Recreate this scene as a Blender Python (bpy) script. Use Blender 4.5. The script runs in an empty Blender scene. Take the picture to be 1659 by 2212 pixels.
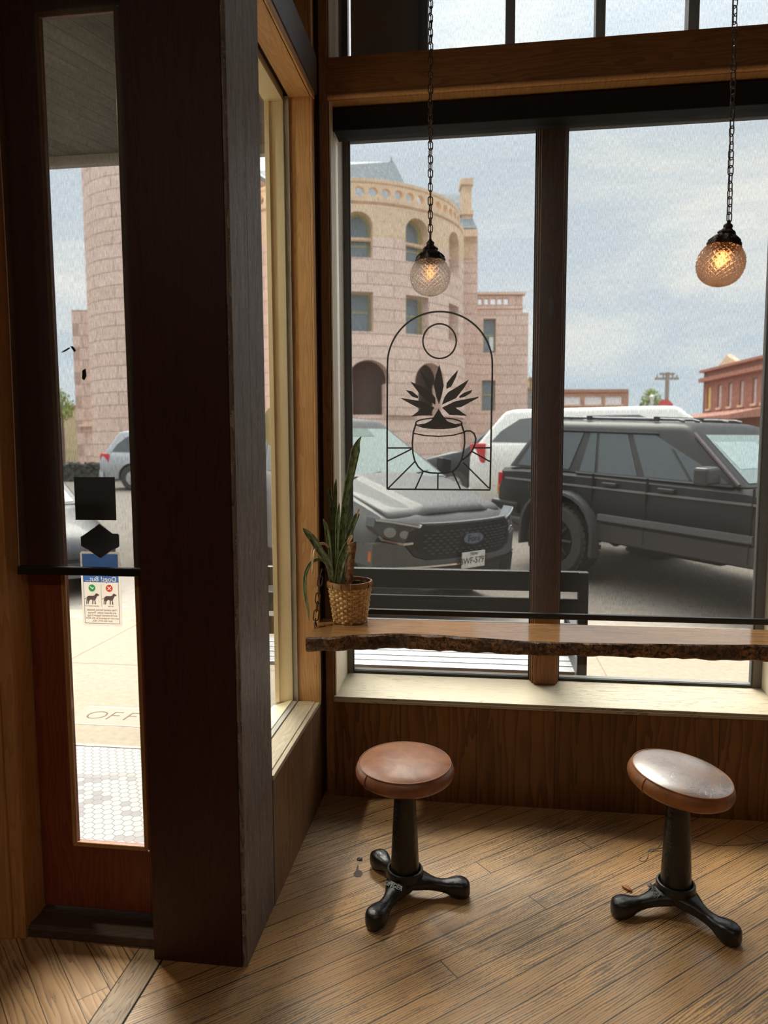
import bpy, bmesh, math, random
from mathutils import Vector, Matrix, noise
random.seed(7)
scn = bpy.context.scene
COL = scn.collection
R = math.radians

# ------------------------------------------------------------------ camera
CAM_POS = Vector((0.697, -3.10, 1.60))
PITCH, YAW, ROLL = R(5.341), R(7.602), R(-0.253)
FPX = 1550.7                                   # focal length in pixels of the 1659 x 2212 frame
cam_data = bpy.data.cameras.new('camera')
cam = bpy.data.objects.new('camera', cam_data)
COL.objects.link(cam)
scn.camera = cam
fwd = Vector((-math.sin(YAW)*math.cos(PITCH), math.cos(YAW)*math.cos(PITCH), -math.sin(PITCH)))
rgt0 = Vector((math.cos(YAW), math.sin(YAW), 0))
up0 = rgt0.cross(fwd)
rgt = rgt0*math.cos(ROLL) + up0*math.sin(ROLL)
upv = -rgt0*math.sin(ROLL) + up0*math.cos(ROLL)
mw = Matrix((rgt, upv, -fwd)).transposed().to_4x4()
mw.translation = CAM_POS
cam.matrix_world = mw
cam_data.sensor_fit = 'VERTICAL'
cam_data.sensor_height = 36.0
cam_data.lens = 36.0*FPX/2212.0
cam_data.clip_start = 0.05
cam_data.clip_end = 500
cam_data.dof.use_dof = True                    # phone lens focused on the room: the street is a little soft
cam_data.dof.focus_distance = 2.9
cam_data.dof.aperture_fstop = 2.7

# ------------------------------------------------------------------ exposure
vs = scn.view_settings
vs.view_transform = 'Standard'
vs.look = 'None'
vs.exposure = 0.12
vs.gamma = 1.0
vs.use_curve_mapping = False
scn.cycles.max_bounces = 10
scn.cycles.diffuse_bounces = 5
scn.cycles.glossy_bounces = 4
scn.cycles.transmission_bounces = 6
scn.cycles.transparent_max_bounces = 20
scn.cycles.sample_clamp_indirect = 6.0
scn.cycles.caustics_reflective = False
scn.cycles.caustics_refractive = False
scn.cycles.use_denoising = True

# ------------------------------------------------------------------ sky: overcast, brighter overhead, soft streaks of cloud
world = bpy.data.worlds.new('overcast_sky')
scn.world = world
world.use_nodes = True
nt = world.node_tree
nt.nodes.clear()
def wn(t, **k):
    n = nt.nodes.new(t)
    for a, b in k.items(): setattr(n, a, b)
    return n
tc = wn('ShaderNodeTexCoord')
mp = wn('ShaderNodeMapping'); mp.inputs['Scale'].default_value = (1.6, 1.6, 6.5)
nt.links.new(tc.outputs['Generated'], mp.inputs['Vector'])
nz = wn('ShaderNodeTexNoise'); nz.inputs['Scale'].default_value = 1.7; nz.inputs['Detail'].default_value = 5; nz.inputs['Roughness'].default_value = .52; nz.inputs['Distortion'].default_value = .6
nt.links.new(mp.outputs[0], nz.inputs['Vector'])
cr = wn('ShaderNodeValToRGB')
cr.color_ramp.elements[0].position = .40; cr.color_ramp.elements[0].color = (.74, .80, .88, 1)
cr.color_ramp.elements[1].position = .62; cr.color_ramp.elements[1].color = (1.0, .98, .95, 1)
nt.links.new(nz.outputs['Fac'], cr.inputs['Fac'])
sx = wn('ShaderNodeSeparateXYZ'); nt.links.new(tc.outputs['Generated'], sx.inputs[0])
grad = wn('ShaderNodeMapRange'); grad.inputs['From Min'].default_value = .35; grad.inputs['From Max'].default_value = .75
grad.inputs['To Min'].default_value = 1.0; grad.inputs['To Max'].default_value = 2.2
nt.links.new(sx.outputs['Z'], grad.inputs['Value'])
SKY_STRENGTH = 2.1
mul = wn('ShaderNodeMath', operation='MULTIPLY'); mul.inputs[1].default_value = SKY_STRENGTH
nt.links.new(grad.outputs[0], mul.inputs[0])
bg = wn('ShaderNodeBackground')
lowb = wn('ShaderNodeMapRange'); lowb.inputs['From Min'].default_value = .16; lowb.inputs['From Max'].default_value = .05   # blue-grey bank of cloud low over the street
lowb.inputs['To Min'].default_value = 0.0; lowb.inputs['To Max'].default_value = .55
nt.links.new(sx.outputs['Z'], lowb.inputs['Value'])
mixc = wn('ShaderNodeMix', data_type='RGBA'); nt.links.new(lowb.outputs[0], mixc.inputs[0]); nt.links.new(cr.outputs['Color'], mixc.inputs[6]); mixc.inputs[7].default_value = (.58, .70, .80, 1)
nt.links.new(mixc.outputs[2], bg.inputs['Color'])
nt.links.new(mul.outputs[0], bg.inputs['Strength'])
wo = wn('ShaderNodeOutputWorld'); nt.links.new(bg.outputs[0], wo.inputs['Surface'])

# veiled sun, high and soft behind the cloud, on the far side of the street
sun_d = bpy.data.lights.new('sun', 'SUN')
sun_d.energy = 9.0
sun_d.angle = R(34)
sun_d.color = (1.0, .93, .82)
sun = bpy.data.objects.new('sun', sun_d)
COL.objects.link(sun)
sun.rotation_euler = Vector((.22, -.68, -1.0)).to_track_quat('-Z', 'Y').to_euler()

# ------------------------------------------------------------------ tracing onto real planes
def ray(px, py):
    return rgt*((px-829.5)/FPX) + upv*(-(py-1106)/FPX) + fwd
def on_y(px, py, y):
    d = ray(px, py); return CAM_POS + d*((y-CAM_POS.y)/d.y)
def on_z(px, py, z):
    d = ray(px, py); return CAM_POS + d*((z-CAM_POS.z)/d.z)

# ------------------------------------------------------------------ materials
MAT = {}
def newmat(name):
    m = bpy.data.materials.new(name); m.use_nodes = True
    t = m.node_tree
    b = t.nodes['Principled BSDF']
    return m, t, b
def plain(name, col, rough=.6, metal=0.0, spec=.5, var=0.0, vscale=8.0, bump=0.0, coat=0.0, emit=None):
    if name in MAT: return MAT[name]
    m, t, b = newmat(name)
    b.inputs['Roughness'].default_value = rough
    b.inputs['Metallic'].default_value = metal
    b.inputs['Specular IOR Level'].default_value = spec
    b.inputs['Coat Weight'].default_value = coat
    b.inputs['Base Color'].default_value = (*col, 1)
    if emit:
        b.inputs['Emission Color'].default_value = (*emit[0], 1); b.inputs['Emission Strength'].default_value = emit[1]
    if var or bump:
        tcn = t.nodes.new('ShaderNodeTexCoord')
        n = t.nodes.new('ShaderNodeTexNoise'); n.inputs['Scale'].default_value = vscale; n.inputs['Detail'].default_value = 6
        t.links.new(tcn.outputs['Object'], n.inputs['Vector'])
        if var:
            r = t.nodes.new('ShaderNodeValToRGB')
            r.color_ramp.elements[0].position = .3; r.color_ramp.elements[1].position = .7
            r.color_ramp.elements[0].color = (*[max(0, c*(1-var)) for c in col], 1)
            r.color_ramp.elements[1].color = (*[min(1, c*(1+var)) for c in col], 1)
            t.links.new(n.outputs['Fac'], r.inputs['Fac']); t.links.new(r.outputs['Color'], b.inputs['Base Color'])
        if bump:
            bp = t.nodes.new('ShaderNodeBump'); bp.inputs['Strength'].default_value = bump; bp.inputs['Distance'].default_value = .01
            t.links.new(n.outputs['Fac'], bp.inputs['Height']); t.links.new(bp.outputs[0], b.inputs['Normal'])
    MAT[name] = m
    return m

def math_n(t, op, a, b=None, c=None):
    n = t.nodes.new('ShaderNodeMath'); n.operation = op
    for i, v in enumerate((a, b, c)):
        if v is None: continue
        if isinstance(v, (int, float)): n.inputs[i].default_value = v
        else: t.links.new(v, n.inputs[i])
    return n.outputs[0]
def mix_n(t, fac, a, b, mode='MIX'):
    n = t.nodes.new('ShaderNodeMix'); n.data_type = 'RGBA'; n.blend_type = mode
    for s, v in ((n.inputs[0], fac), (n.inputs[6], a), (n.inputs[7], b)):
        if isinstance(v, (int, float)): s.default_value = v
        elif isinstance(v, tuple): s.default_value = (*v, 1) if len(v) == 3 else v
        else: t.links.new(v, s)
    return n.outputs[2]
def noise_n(t, vec, scale, detail=4, rough=.55, dist=0.0):
    n = t.nodes.new('ShaderNodeTexNoise')
    n.inputs['Scale'].default_value = scale; n.inputs['Detail'].default_value = detail
    n.inputs['Roughness'].default_value = rough; n.inputs['Distortion'].default_value = dist
    t.links.new(vec, n.inputs['Vector']); return n.outputs['Fac']
def ramp_n(t, fac, lo, hi, clo=(0, 0, 0), chi=(1, 1, 1)):
    n = t.nodes.new('ShaderNodeValToRGB')
    n.color_ramp.elements[0].position = lo; n.color_ramp.elements[1].position = hi
    n.color_ramp.elements[0].color = (*clo, 1); n.color_ramp.elements[1].color = (*chi, 1)
    t.links.new(fac, n.inputs['Fac']); return n.outputs['Color']
def comb(t, x, y, z):
    n = t.nodes.new('ShaderNodeCombineXYZ')
    for i, v in enumerate((x, y, z)):
        if isinstance(v, (int, float)): n.inputs[i].default_value = v
        else: t.links.new(v, n.inputs[i])
    return n.outputs[0]

def planks(name, light, dark, axis='z', cross='x', width=None, length=None, ang=0.0, grain=1.0, rough=.55, spec=.4,
           gap=(.02, .012, .008), gapw=.0012, wear=0.0, wearcol=(.1, .09, .08), ring=26.0, bump=.25, roughvar=.15, seed=0.0, tone=.25, off=0.0, fig=1.0, greyed=None, bdist=.002):
    """timber: grain runs along `axis`; with a width the surface is split into boards of that width along `cross`"""
    if name in MAT: return MAT[name]
    m, t, b = newmat(name)
    geo = t.nodes.new('ShaderNodeNewGeometry')
    sep = t.nodes.new('ShaderNodeSeparateXYZ'); t.links.new(geo.outputs['Position'], sep.inputs[0])
    ax = {'x': sep.outputs[0], 'y': sep.outputs[1], 'z': sep.outputs[2]}
    u, v = ax[axis], ax[cross]
    third = [k for k in 'xyz' if k not in (axis, cross)][0]
    w3 = ax[third]
    if ang:
        c, s = math.cos(ang), math.sin(ang)
        uu = math_n(t, 'ADD', math_n(t, 'MULTIPLY', u, c), math_n(t, 'MULTIPLY', v, s))
        vv = math_n(t, 'SUBTRACT', math_n(t, 'MULTIPLY', v, c), math_n(t, 'MULTIPLY', u, s))
        u, v = uu, vv
    rnd = None; gapmask = None
    if width:
        row = math_n(t, 'DIVIDE', math_n(t, 'ADD', v, off), width)
        rid = math_n(t, 'FLOOR', row)
        wn1 = t.nodes.new('ShaderNodeTexWhiteNoise'); wn1.noise_dimensions = '1D'
        t.links.new(math_n(t, 'ADD', rid, seed+.5), wn1.inputs['W'])
        rnd = wn1.outputs['Value']
        fr = math_n(t, 'FRACT', row)
        edge = math_n(t, 'MULTIPLY', math_n(t, 'MINIMUM', fr, math_n(t, 'SUBTRACT', 1.0, fr)), width)
        if length:
            col = math_n(t, 'ADD', math_n(t, 'DIVIDE', u, length), math_n(t, 'MULTIPLY', rnd, 7.31))
            cid = math_n(t, 'FLOOR', col)
            wn2 = t.nodes.new('ShaderNodeTexWhiteNoise'); wn2.noise_dimensions = '2D'
            t.links.new(comb(t, rid, cid, 0), wn2.inputs['Vector'])
            rnd = wn2.outputs['Value']
            fc = math_n(t, 'FRACT', col)
            edge = math_n(t, 'MINIMUM', edge, math_n(t, 'MULTIPLY', math_n(t, 'MINIMUM', fc, math_n(t, 'SUBTRACT', 1.0, fc)), length))
        gapmask = math_n(t, 'LESS_THAN', edge, gapw)
        sh = math_n(t, 'MULTIPLY', rnd, 37.0)
    else:
        sh = seed
    g = grain
    p = comb(t, math_n(t, 'ADD', math_n(t, 'MULTIPLY', u, 1.1*g), sh), math_n(t, 'ADD', math_n(t, 'MULTIPLY', v, 9.0*g), sh), math_n(t, 'MULTIPLY', w3, 9.0*g))
    warp = noise_n(t, p, 1.0, 3, .5)
    warp2 = noise_n(t, p, 4.0, 2, .5)
    ringv = math_n(t, 'ADD', math_n(t, 'MULTIPLY', math_n(t, 'ADD', v, math_n(t, 'MULTIPLY', w3, .35)), ring*2.2*g), math_n(t, 'MULTIPLY', warp, ring*.55*fig))
    ringv = math_n(t, 'ADD', ringv, math_n(t, 'MULTIPLY', warp2, 1.3*fig))
    fr2 = math_n(t, 'FRACT', ringv)
    late = ramp_n(t, fr2, .35, .95)
    pf = comb(t, math_n(t, 'ADD', math_n(t, 'MULTIPLY', u, 6.0*g), sh), math_n(t, 'ADD', math_n(t, 'MULTIPLY', v, 260.0*g), sh), math_n(t, 'MULTIPLY', w3, 260.0*g))
    fine = noise_n(t, pf, 1.0, 3, .6)
    fac = math_n(t, 'ADD', math_n(t, 'MULTIPLY', late, .62), math_n(t, 'MULTIPLY', fine, .42))
    colr = mix_n(t, fac, light, dark)
    if rnd is not None and tone:
        mr = t.nodes.new('ShaderNodeMapRange'); mr.inputs['To Min'].default_value = 1-tone; mr.inputs['To Max'].default_value = 1+tone*.8
        t.links.new(rnd, mr.inputs['Value'])
        hsv = t.nodes.new('ShaderNodeHueSaturation'); t.links.new(colr, hsv.inputs['Color']); t.links.new(mr.outputs[0], hsv.inputs['Value'])
        colr = hsv.outputs['Color']
    big = noise_n(t, geo.outputs['Position'], 2.3, 4, .6)
    colr = mix_n(t, math_n(t, 'MULTIPLY', ramp_n(t, big, .35, .7), .30), colr, tuple(c*.55 for c in dark))
    wm = None
    if wear:
        pw = comb(t, math_n(t, 'ADD', math_n(t, 'MULTIPLY', u, 5.0), sh), math_n(t, 'ADD', math_n(t, 'MULTIPLY', v, 190.0), math_n(t, 'MULTIPLY', warp, 9.0)), 0)
        wnz = noise_n(t, pw, 1.0, 6, .72, .15)
        area = noise_n(t, geo.outputs['Position'], 1.4, 3, .5)
        speck = noise_n(t, comb(t, math_n(t, 'MULTIPLY', u, 90.0), math_n(t, 'MULTIPLY', v, 260.0), 0), 1.0, 3, .7)
        lim = math_n(t, 'ADD', math_n(t, 'MULTIPLY', wnz, .62), math_n(t, 'MULTIPLY', area, .24))
        lim = math_n(t, 'ADD', lim, math_n(t, 'ADD', math_n(t, 'MULTIPLY', late, .10), math_n(t, 'MULTIPLY', speck, .22)))
        if rnd is not None: lim = math_n(t, 'ADD', lim, math_n(t, 'MULTIPLY', math_n(t, 'SUBTRACT', rnd, .5), .05))
        if greyed: colr = mix_n(t, math_n(t, 'MULTIPLY', ramp_n(t, area, .42, .60), .30), colr, greyed)
        wm = ramp_n(t, lim, .665-wear*.075, .685-wear*.073)
        colr = mix_n(t, math_n(t, 'MULTIPLY', wm, .82), colr, wearcol)
    if gapmask is not None:
        colr = mix_n(t, gapmask, colr, gap)
    t.links.new(colr, b.inputs['Base Color'])
    rr = math_n(t, 'ADD', rough-roughvar*.5, math_n(t, 'MULTIPLY', fine, roughvar))
    t.links.new(rr, b.inputs['Roughness'])
    b.inputs['Specular IOR Level'].default_value = spec
    h = math_n(t, 'ADD', math_n(t, 'MULTIPLY', fine, .5), math_n(t, 'MULTIPLY', late, -.35))
    if wm is not None: h = math_n(t, 'ADD', h, math_n(t, 'MULTIPLY', wm, .35))
    if gapmask is not None: h = math_n(t, 'SUBTRACT', h, math_n(t, 'MULTIPLY', gapmask, 1.5))
    bp = t.nodes.new('ShaderNodeBump'); bp.inputs['Strength'].default_value = bump; bp.inputs['Distance'].default_value = bdist
    t.links.new(h, bp.inputs['Height']); t.links.new(bp.outputs[0], b.inputs['Normal'])
    MAT[name] = m
    return m

def fabric(name, cross='x', openness=.41, amp=.15, thread=(.03, .028, .027), glow=(.013, .0125, .012)):
    """sun-screen cloth: open weave with slubby vertical and fainter horizontal threads"""
    if name in MAT: return MAT[name]
    m, t, b = newmat(name)
    geo = t.nodes.new('ShaderNodeNewGeometry')
    sep = t.nodes.new('ShaderNodeSeparateXYZ'); t.links.new(geo.outputs['Position'], sep.inputs[0])
    u, z = sep.outputs[0], sep.outputs[2]
    a = noise_n(t, comb(t, math_n(t, 'MULTIPLY', u, 520.0), 0, math_n(t, 'MULTIPLY', z, 44.0)), 1.0, 2, .6)
    c = noise_n(t, comb(t, math_n(t, 'MULTIPLY', u, 60.0), 3.3, math_n(t, 'MULTIPLY', z, 520.0)), 1.0, 2, .6)
    f = math_n(t, 'ADD', math_n(t, 'MULTIPLY', math_n(t, 'SUBTRACT', a, .5), amp*2.6), math_n(t, 'MULTIPLY', math_n(t, 'SUBTRACT', c, .5), amp*.75))
    f = math_n(t, 'ADD', f, openness)
    n = t.nodes.new('ShaderNodeClamp'); n.inputs['Min'].default_value = .05; n.inputs['Max'].default_value = .95
    t.links.new(f, n.inputs['Value'])
    tr = t.nodes.new('ShaderNodeBsdfTransparent')
    df = t.nodes.new('ShaderNodeBsdfDiffuse'); df.inputs['Color'].default_value = (*thread, 1)
    tl = t.nodes.new('ShaderNodeBsdfTranslucent'); tl.inputs['Color'].default_value = (*glow, 1)
    ad = t.nodes.new('ShaderNodeAddShader'); t.links.new(df.outputs[0], ad.inputs[0]); t.links.new(tl.outputs[0], ad.inputs[1])
    mx = t.nodes.new('ShaderNodeMixShader')
    t.links.new(n.outputs[0], mx.inputs[0]); t.links.new(ad.outputs[0], mx.inputs[1]); t.links.new(tr.outputs[0], mx.inputs[2])
    out = t.nodes['Material Output']; t.links.new(mx.outputs[0], out.inputs['Surface'])
    MAT[name] = m
    return m

def clear_glass(name, tint=(.93, .95, .94)):
    if name in MAT: return MAT[name]
    m, t, b = newmat(name)
    tr = t.nodes.new('ShaderNodeBsdfTransparent'); tr.inputs['Color'].default_value = (*tint, 1)
    gl = t.nodes.new('ShaderNodeBsdfGlossy'); gl.inputs['Roughness'].default_value = .02
    lw = t.nodes.new('ShaderNodeLayerWeight'); lw.inputs['Blend'].default_value = .5
    fr = math_n(t, 'ADD', .025, math_n(t, 'MULTIPLY', math_n(t, 'POWER', lw.outputs['Facing'], 4.0), .6))
    mx = t.nodes.new('ShaderNodeMixShader')
    t.links.new(fr, mx.inputs[0]); t.links.new(tr.outputs[0], mx.inputs[1]); t.links.new(gl.outputs[0], mx.inputs[2])
    t.links.new(mx.outputs[0], t.nodes['Material Output'].inputs['Surface'])
    MAT[name] = m
    return m

# ------------------------------------------------------------------ mesh helpers
class MB:
    """collects shapes; one MB becomes ONE mesh object"""
    def __init__(s): s.v = []; s.f = []; s.uv = {}
    def add(s, vs, fs):
        o = len(s.v); s.v += [Vector(p) for p in vs]; s.f += [tuple(i+o for i in f) for f in fs]; return o
    def box(s, x0, y0, z0, x1, y1, z1):
        vs = [(x, y, z) for x in (x0, x1) for y in (y0, y1) for z in (z0, z1)]
        s.add(vs, [(0, 1, 3, 2), (4, 6, 7, 5), (0, 4, 5, 1), (2, 3, 7, 6), (0, 2, 6, 4), (1, 5, 7, 3)]); return s
    def prism(s, poly, axis, a, b):
        """extrude a 2-D polygon along an axis: axis x -> (y,z), y -> (x,z), z -> (x,y)"""
        n = len(poly)
        def P(p, h):
            return {'x': (h, p[0], p[1]), 'y': (p[0], h, p[1]), 'z': (p[0], p[1], h)}[axis]
        vs = [P(p, a) for p in poly] + [P(p, b) for p in poly]
        fs = [tuple(range(n)), tuple(range(2*n-1, n-1, -1))] + [(i, (i+1) % n, n+(i+1) % n, n+i) for i in range(n)]
        s.add(vs, fs); return s
    def tube(s, pts, r, n=8, closed=False, flat=1.0, upv=None, cap=True):
        pts = [Vector(p) for p in pts]; N = len(pts)
        rs = r if isinstance(r, (list, tuple)) else [r]*N
        rings = []; prev = None
        for i, p in enumerate(pts):
            if closed: d = pts[(i+1) % N]-pts[i-1]
            else: d = pts[min(i+1, N-1)]-pts[max(i-1, 0)]
            d = d.normalized() if d.length > 1e-9 else Vector((0, 0, 1))
            if prev is None:
                ref = Vector(upv) if upv else (Vector((0, 0, 1)) if abs(d.z) < .9 else Vector((1, 0, 0)))
            else: ref = prev
            a = (ref - d*ref.dot(d))
            a = a.normalized() if a.length > 1e-6 else d.orthogonal().normalized()
            prev = a; b = d.cross(a)
            rings.append([p + a*(math.cos(2*math.pi*k/n)*rs[i]) + b*(math.sin(2*math.pi*k/n)*rs[i]*flat) for k in range(n)])
        vs = [q for rg in rings for q in rg]; fs = []
        M = N if closed else N-1
        for i in range(M):
            j = (i+1) % N
            for k in range(n):
                fs.append((i*n+k, i*n+(k+1) % n, j*n+(k+1) % n, j*n+k))
        if not closed and cap:
            fs.append(tuple(range(n-1, -1, -1))); fs.append(tuple((N-1)*n+k for k in range(n)))
        s.add(vs, fs); return s
    def lathe(s, prof, n=32, c=(0, 0, 0), a0=0.0, a1=2*math.pi, capends=True):
        full = abs(a1-a0-2*math.pi) < 1e-6
        m = n if full else n+1
        vs = []
        for r, z in prof:
            for k in range(m):
                a = a0+(a1-a0)*k/n
                vs.append((c[0]+r*math.cos(a), c[1]+r*math.sin(a), c[2]+z))
        fs = []
        for i in range(len(prof)-1):
            for k in range(n):
                k2 = (k+1) % m
                fs.append((i*m+k, i*m+k2, (i+1)*m+k2, (i+1)*m+k))
        if capends and full:
            if prof[0][0] > 1e-6: fs.append(tuple(range(m-1, -1, -1)))
            if prof[-1][0] > 1e-6: fs.append(tuple((len(prof)-1)*m+k for k in range(m)))
        s.add(vs, fs); return s
    def loft(s, secs, capends=True, closed=True):
        n = len(secs[0]); vs = [p for q in secs for p in q]; fs = []
        for i in range(len(secs)-1):
            for k in range(n if closed else n-1):
                k2 = (k+1) % n
                fs.append((i*n+k, i*n+k2, (i+1)*n+k2, (i+1)*n+k))
        if capends:
            fs.append(tuple(range(n-1, -1, -1))); fs.append(tuple((len(secs)-1)*n+k for k in range(n)))
        s.add(vs, fs); return s
    def xf(s, fn):
        s.v = [Vector(fn(p)) for p in s.v]; return s

def wloc(o):
    p = Vector((0, 0, 0))
    while o: p += o.location; o = o.parent
    return p
def obj(name, mb, m, parent=None, world=True, smooth=None, bevel=0.0, mods=None, kind=None, weld=True):
    me = bpy.data.meshes.new(name)
    off = wloc(parent) if (parent and world) else Vector((0, 0, 0))
    me.from_pydata([tuple(p-off) for p in mb.v], [], mb.f)
    bm = bmesh.new(); bm.from_mesh(me)
    if weld: bmesh.ops.remove_doubles(bm, verts=bm.verts, dist=1e-5)
    bmesh.ops.recalc_face_normals(bm, faces=bm.faces)
    bm.to_mesh(me); bm.free()
    for mm in (m if isinstance(m, (list, tuple)) else [m]): me.materials.append(mm)
    if smooth is not None:
        for p in me.polygons: p.use_smooth = True
        me.set_sharp_from_angle(angle=R(smooth))
    o = bpy.data.objects.new(name, me); COL.objects.link(o)
    if parent: o.parent = parent
    if bevel:
        b = o.modifiers.new('bevel', 'BEVEL'); b.width = bevel; b.segments = 2; b.limit_method = 'ANGLE'; b.angle_limit = R(40)
    if kind: o['kind'] = kind
    return o
def empty(name, loc=(0, 0, 0), rz=0.0, parent=None):
    o = bpy.data.objects.new(name, None); COL.objects.link(o); o.location = loc; o.rotation_euler = (0, 0, rz)
    o.empty_display_size = .05
    if parent: o.parent = parent
    return o
def tag(o, label, cat, group=None):
    o['label'] = label; o['category'] = cat
    if group: o['group'] = group
    return o
def struct(name, mb, m, **k):
    k.setdefault('kind', 'structure'); return obj(name, mb, m, **k)
def B(*a): return MB().box(*a)
def text_mb(body, size, mat4, thick=.0008, align='CENTER', bold=0.0, spacing=1.0):
    """lettering turned into a mesh"""
    cu = bpy.data.curves.new('lettering', 'FONT'); cu.body = body; cu.size = size; cu.align_x = align; cu.align_y = 'CENTER'
    cu.extrude = thick/2; cu.offset = bold; cu.space_character = spacing; cu.resolution_u = 3
    o = bpy.data.objects.new('lettering', cu); COL.objects.link(o)
    dg = bpy.context.evaluated_depsgraph_get(); dg.update()
    me = bpy.data.meshes.new_from_object(o.evaluated_get(dg))
    mb = MB(); mb.add([mat4 @ v.co for v in me.vertices], [tuple(p.vertices) for p in me.polygons])
    bpy.data.objects.remove(o); bpy.data.curves.remove(cu); bpy.data.meshes.remove(me)
    return mb
def frame_mat(origin, xdir, ydir):
    x = Vector(xdir).normalized(); y = Vector(ydir).normalized(); z = x.cross(y)
    m = Matrix((x, y, z)).transposed().to_4x4(); m.translation = Vector(origin); return m
def pierced(outer, holes, thick, lines=None, size=1.0, lead=1.0, mat4=None):
    """a thin sheet with shapes or lettering left open in it"""
    cu = bpy.data.curves.new('sheet', 'CURVE'); cu.dimensions = '2D'; cu.fill_mode = 'BOTH'; cu.extrude = thick/2
    def poly(pts):
        sp = cu.splines.new('POLY'); sp.points.add(len(pts)-1)
        for p_, q in zip(sp.points, pts): p_.co = (q[0], q[1], 0, 1)
        sp.use_cyclic_u = True
    o = bpy.data.objects.new('sheet', cu); COL.objects.link(o)
    if lines:
        fc = bpy.data.curves.new('sheet_text', 'FONT'); fc.body = lines; fc.size = size; fc.align_x = 'CENTER'; fc.align_y = 'CENTER'; fc.space_line = lead
        fo = bpy.data.objects.new('sheet_text', fc); COL.objects.link(fo)
        dg = bpy.context.evaluated_depsgraph_get(); dg.update()
        tc_ = fo.to_curve(dg)
        for sp in tc_.splines:
            pts = []
            B_ = list(sp.bezier_points)
            if B_:
                for i, p0 in enumerate(B_):
                    p1 = B_[(i+1) % len(B_)]
                    for k in range(5):
                        t_ = k/5; a, b, c, d = p0.co, p0.handle_right, p1.handle_left, p1.co
                        pts.append(a*(1-t_)**3+b*3*t_*(1-t_)**2+c*3*t_*t_*(1-t_)+d*t_**3)
            else: pts = [p_.co for p_ in sp.points]
            poly([(p_[0], p_[1]) for p_ in pts])
        fo.to_curve_clear(); bpy.data.objects.remove(fo); bpy.data.curves.remove(fc)
    poly(outer)
    for h in holes: poly(h)
    dg = bpy.context.evaluated_depsgraph_get(); dg.update()
    me = bpy.data.meshes.new_from_object(o.evaluated_get(dg))
    mb = MB(); mb.add([mat4 @ v.co for v in me.vertices], [tuple(p.vertices) for p in me.polygons])
    bpy.data.objects.remove(o); bpy.data.curves.remove(cu); bpy.data.meshes.remove(me)
    return mb
def boolean(o, cutters, world=False):
    """cut wheel arches and the like, then throw the cutter away"""
    for mb in cutters:
        if world and o.parent:
            off = wloc(o.parent); mb.v = [v-off for v in mb.v]
        c = obj('cutter', mb, [], world=False)
        md = o.modifiers.new('cut', 'BOOLEAN'); md.operation = 'DIFFERENCE'; md.object = c; md.solver = 'EXACT'
        c.matrix_world = o.matrix_world
        dg = bpy.context.evaluated_depsgraph_get(); dg.update()
        me = bpy.data.meshes.new_from_object(o.evaluated_get(dg))
        o.modifiers.clear(); old = o.data; o.data = me; bpy.data.meshes.remove(old)
        bpy.data.objects.remove(c)

# ================================================================== materials of the room
W_FLOOR = planks('floor_boards', (.74, .425, .165), (.40, .19, .062), axis='x', cross='y', width=.088, length=5.3, ang=R(40), grain=1.15,
                 rough=.40, spec=.5, gapw=.0016, wear=1.0, wearcol=(.098, .076, .058), ring=52, fig=.22, greyed=(.50, .385, .255), bump=.35, roughvar=.25, tone=.20)
W_FLOOR_L = planks('floor_boards_door', (.62, .375, .175), (.34, .17, .07), axis='x', cross='y', width=.088, length=2.2, ang=R(135), grain=1.0,
                   rough=.5, spec=.4, wear=.35, wearcol=(.13, .10, .08), ring=26, fig=.5, bump=.35, seed=5, tone=.16)
W_FLOOR_B = planks('floor_border_board', (.50, .34, .19), (.26, .15, .075), axis='y', cross='x', grain=1.3, rough=.5, wear=.6, wearcol=(.13, .10, .08), ring=34, bump=.35, seed=9)
W_PINE = planks('honey_pine', (.72, .43, .20), (.53, .285, .115), axis='z', cross='x', grain=1.0, rough=.42, spec=.45, ring=22, bump=.15)
W_PINE_Y = planks('honey_pine_along', (.72, .43, .20), (.53, .285, .115), axis='y', cross='x', grain=1.0, rough=.42, spec=.45, ring=22, bump=.15)
W_BEAM = planks('stained_beam', (.34, .155, .05), (.19, .075, .022), axis='x', cross='z', grain=1.0, rough=.40, spec=.45, ring=20, bump=.15, seed=3)
W_WAIN = planks('wainscot_boards', (.235, .10, .034), (.085, .032, .011), axis='z', cross='x', width=.34, grain=.8, rough=.42, spec=.42, ring=12, fig=.8, bump=.2, gapw=.0015, tone=.22, off=-.012)
W_WAIN_L = planks('wainscot_boards_left', (.30, .185, .10), (.15, .085, .042), axis='z', cross='y', width=.2, grain=.9, rough=.5, spec=.4, ring=20, bump=.2, gapw=.0015, tone=.2, seed=4)
W_GREY = planks('weathered_post', (.33, .275, .24), (.075, .055, .046), axis='z', cross='y', grain=1.5, rough=.55, spec=.42, bdist=.006, ring=40, bump=1.0, roughvar=.3, seed=2, fig=.6, wear=.7, wearcol=(.42, .38, .35))
W_GREY_Y = planks('weathered_beam', (.18, .15, .14), (.09, .07, .065), axis='y', cross='z', grain=1.3, rough=.42, spec=.55, ring=34, bump=.4, seed=6)
W_DARK = planks('dark_post', (.068, .019, .014), (.034, .009, .007), axis='z', cross='x', grain=1.2, rough=.5, spec=.35, ring=30, bump=.3, seed=8)
W_MULL = planks('brown_mullion', (.36, .165, .062), (.21, .085, .03), axis='z', cross='x', grain=1.0, rough=.45, ring=22, bump=.15, seed=6)
W_CORNER = planks('corner_post', (.36, .19, .085), (.21, .10, .042), axis='z', cross='x', grain=1.1, rough=.45, ring=26, bump=.2, seed=12)
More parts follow.
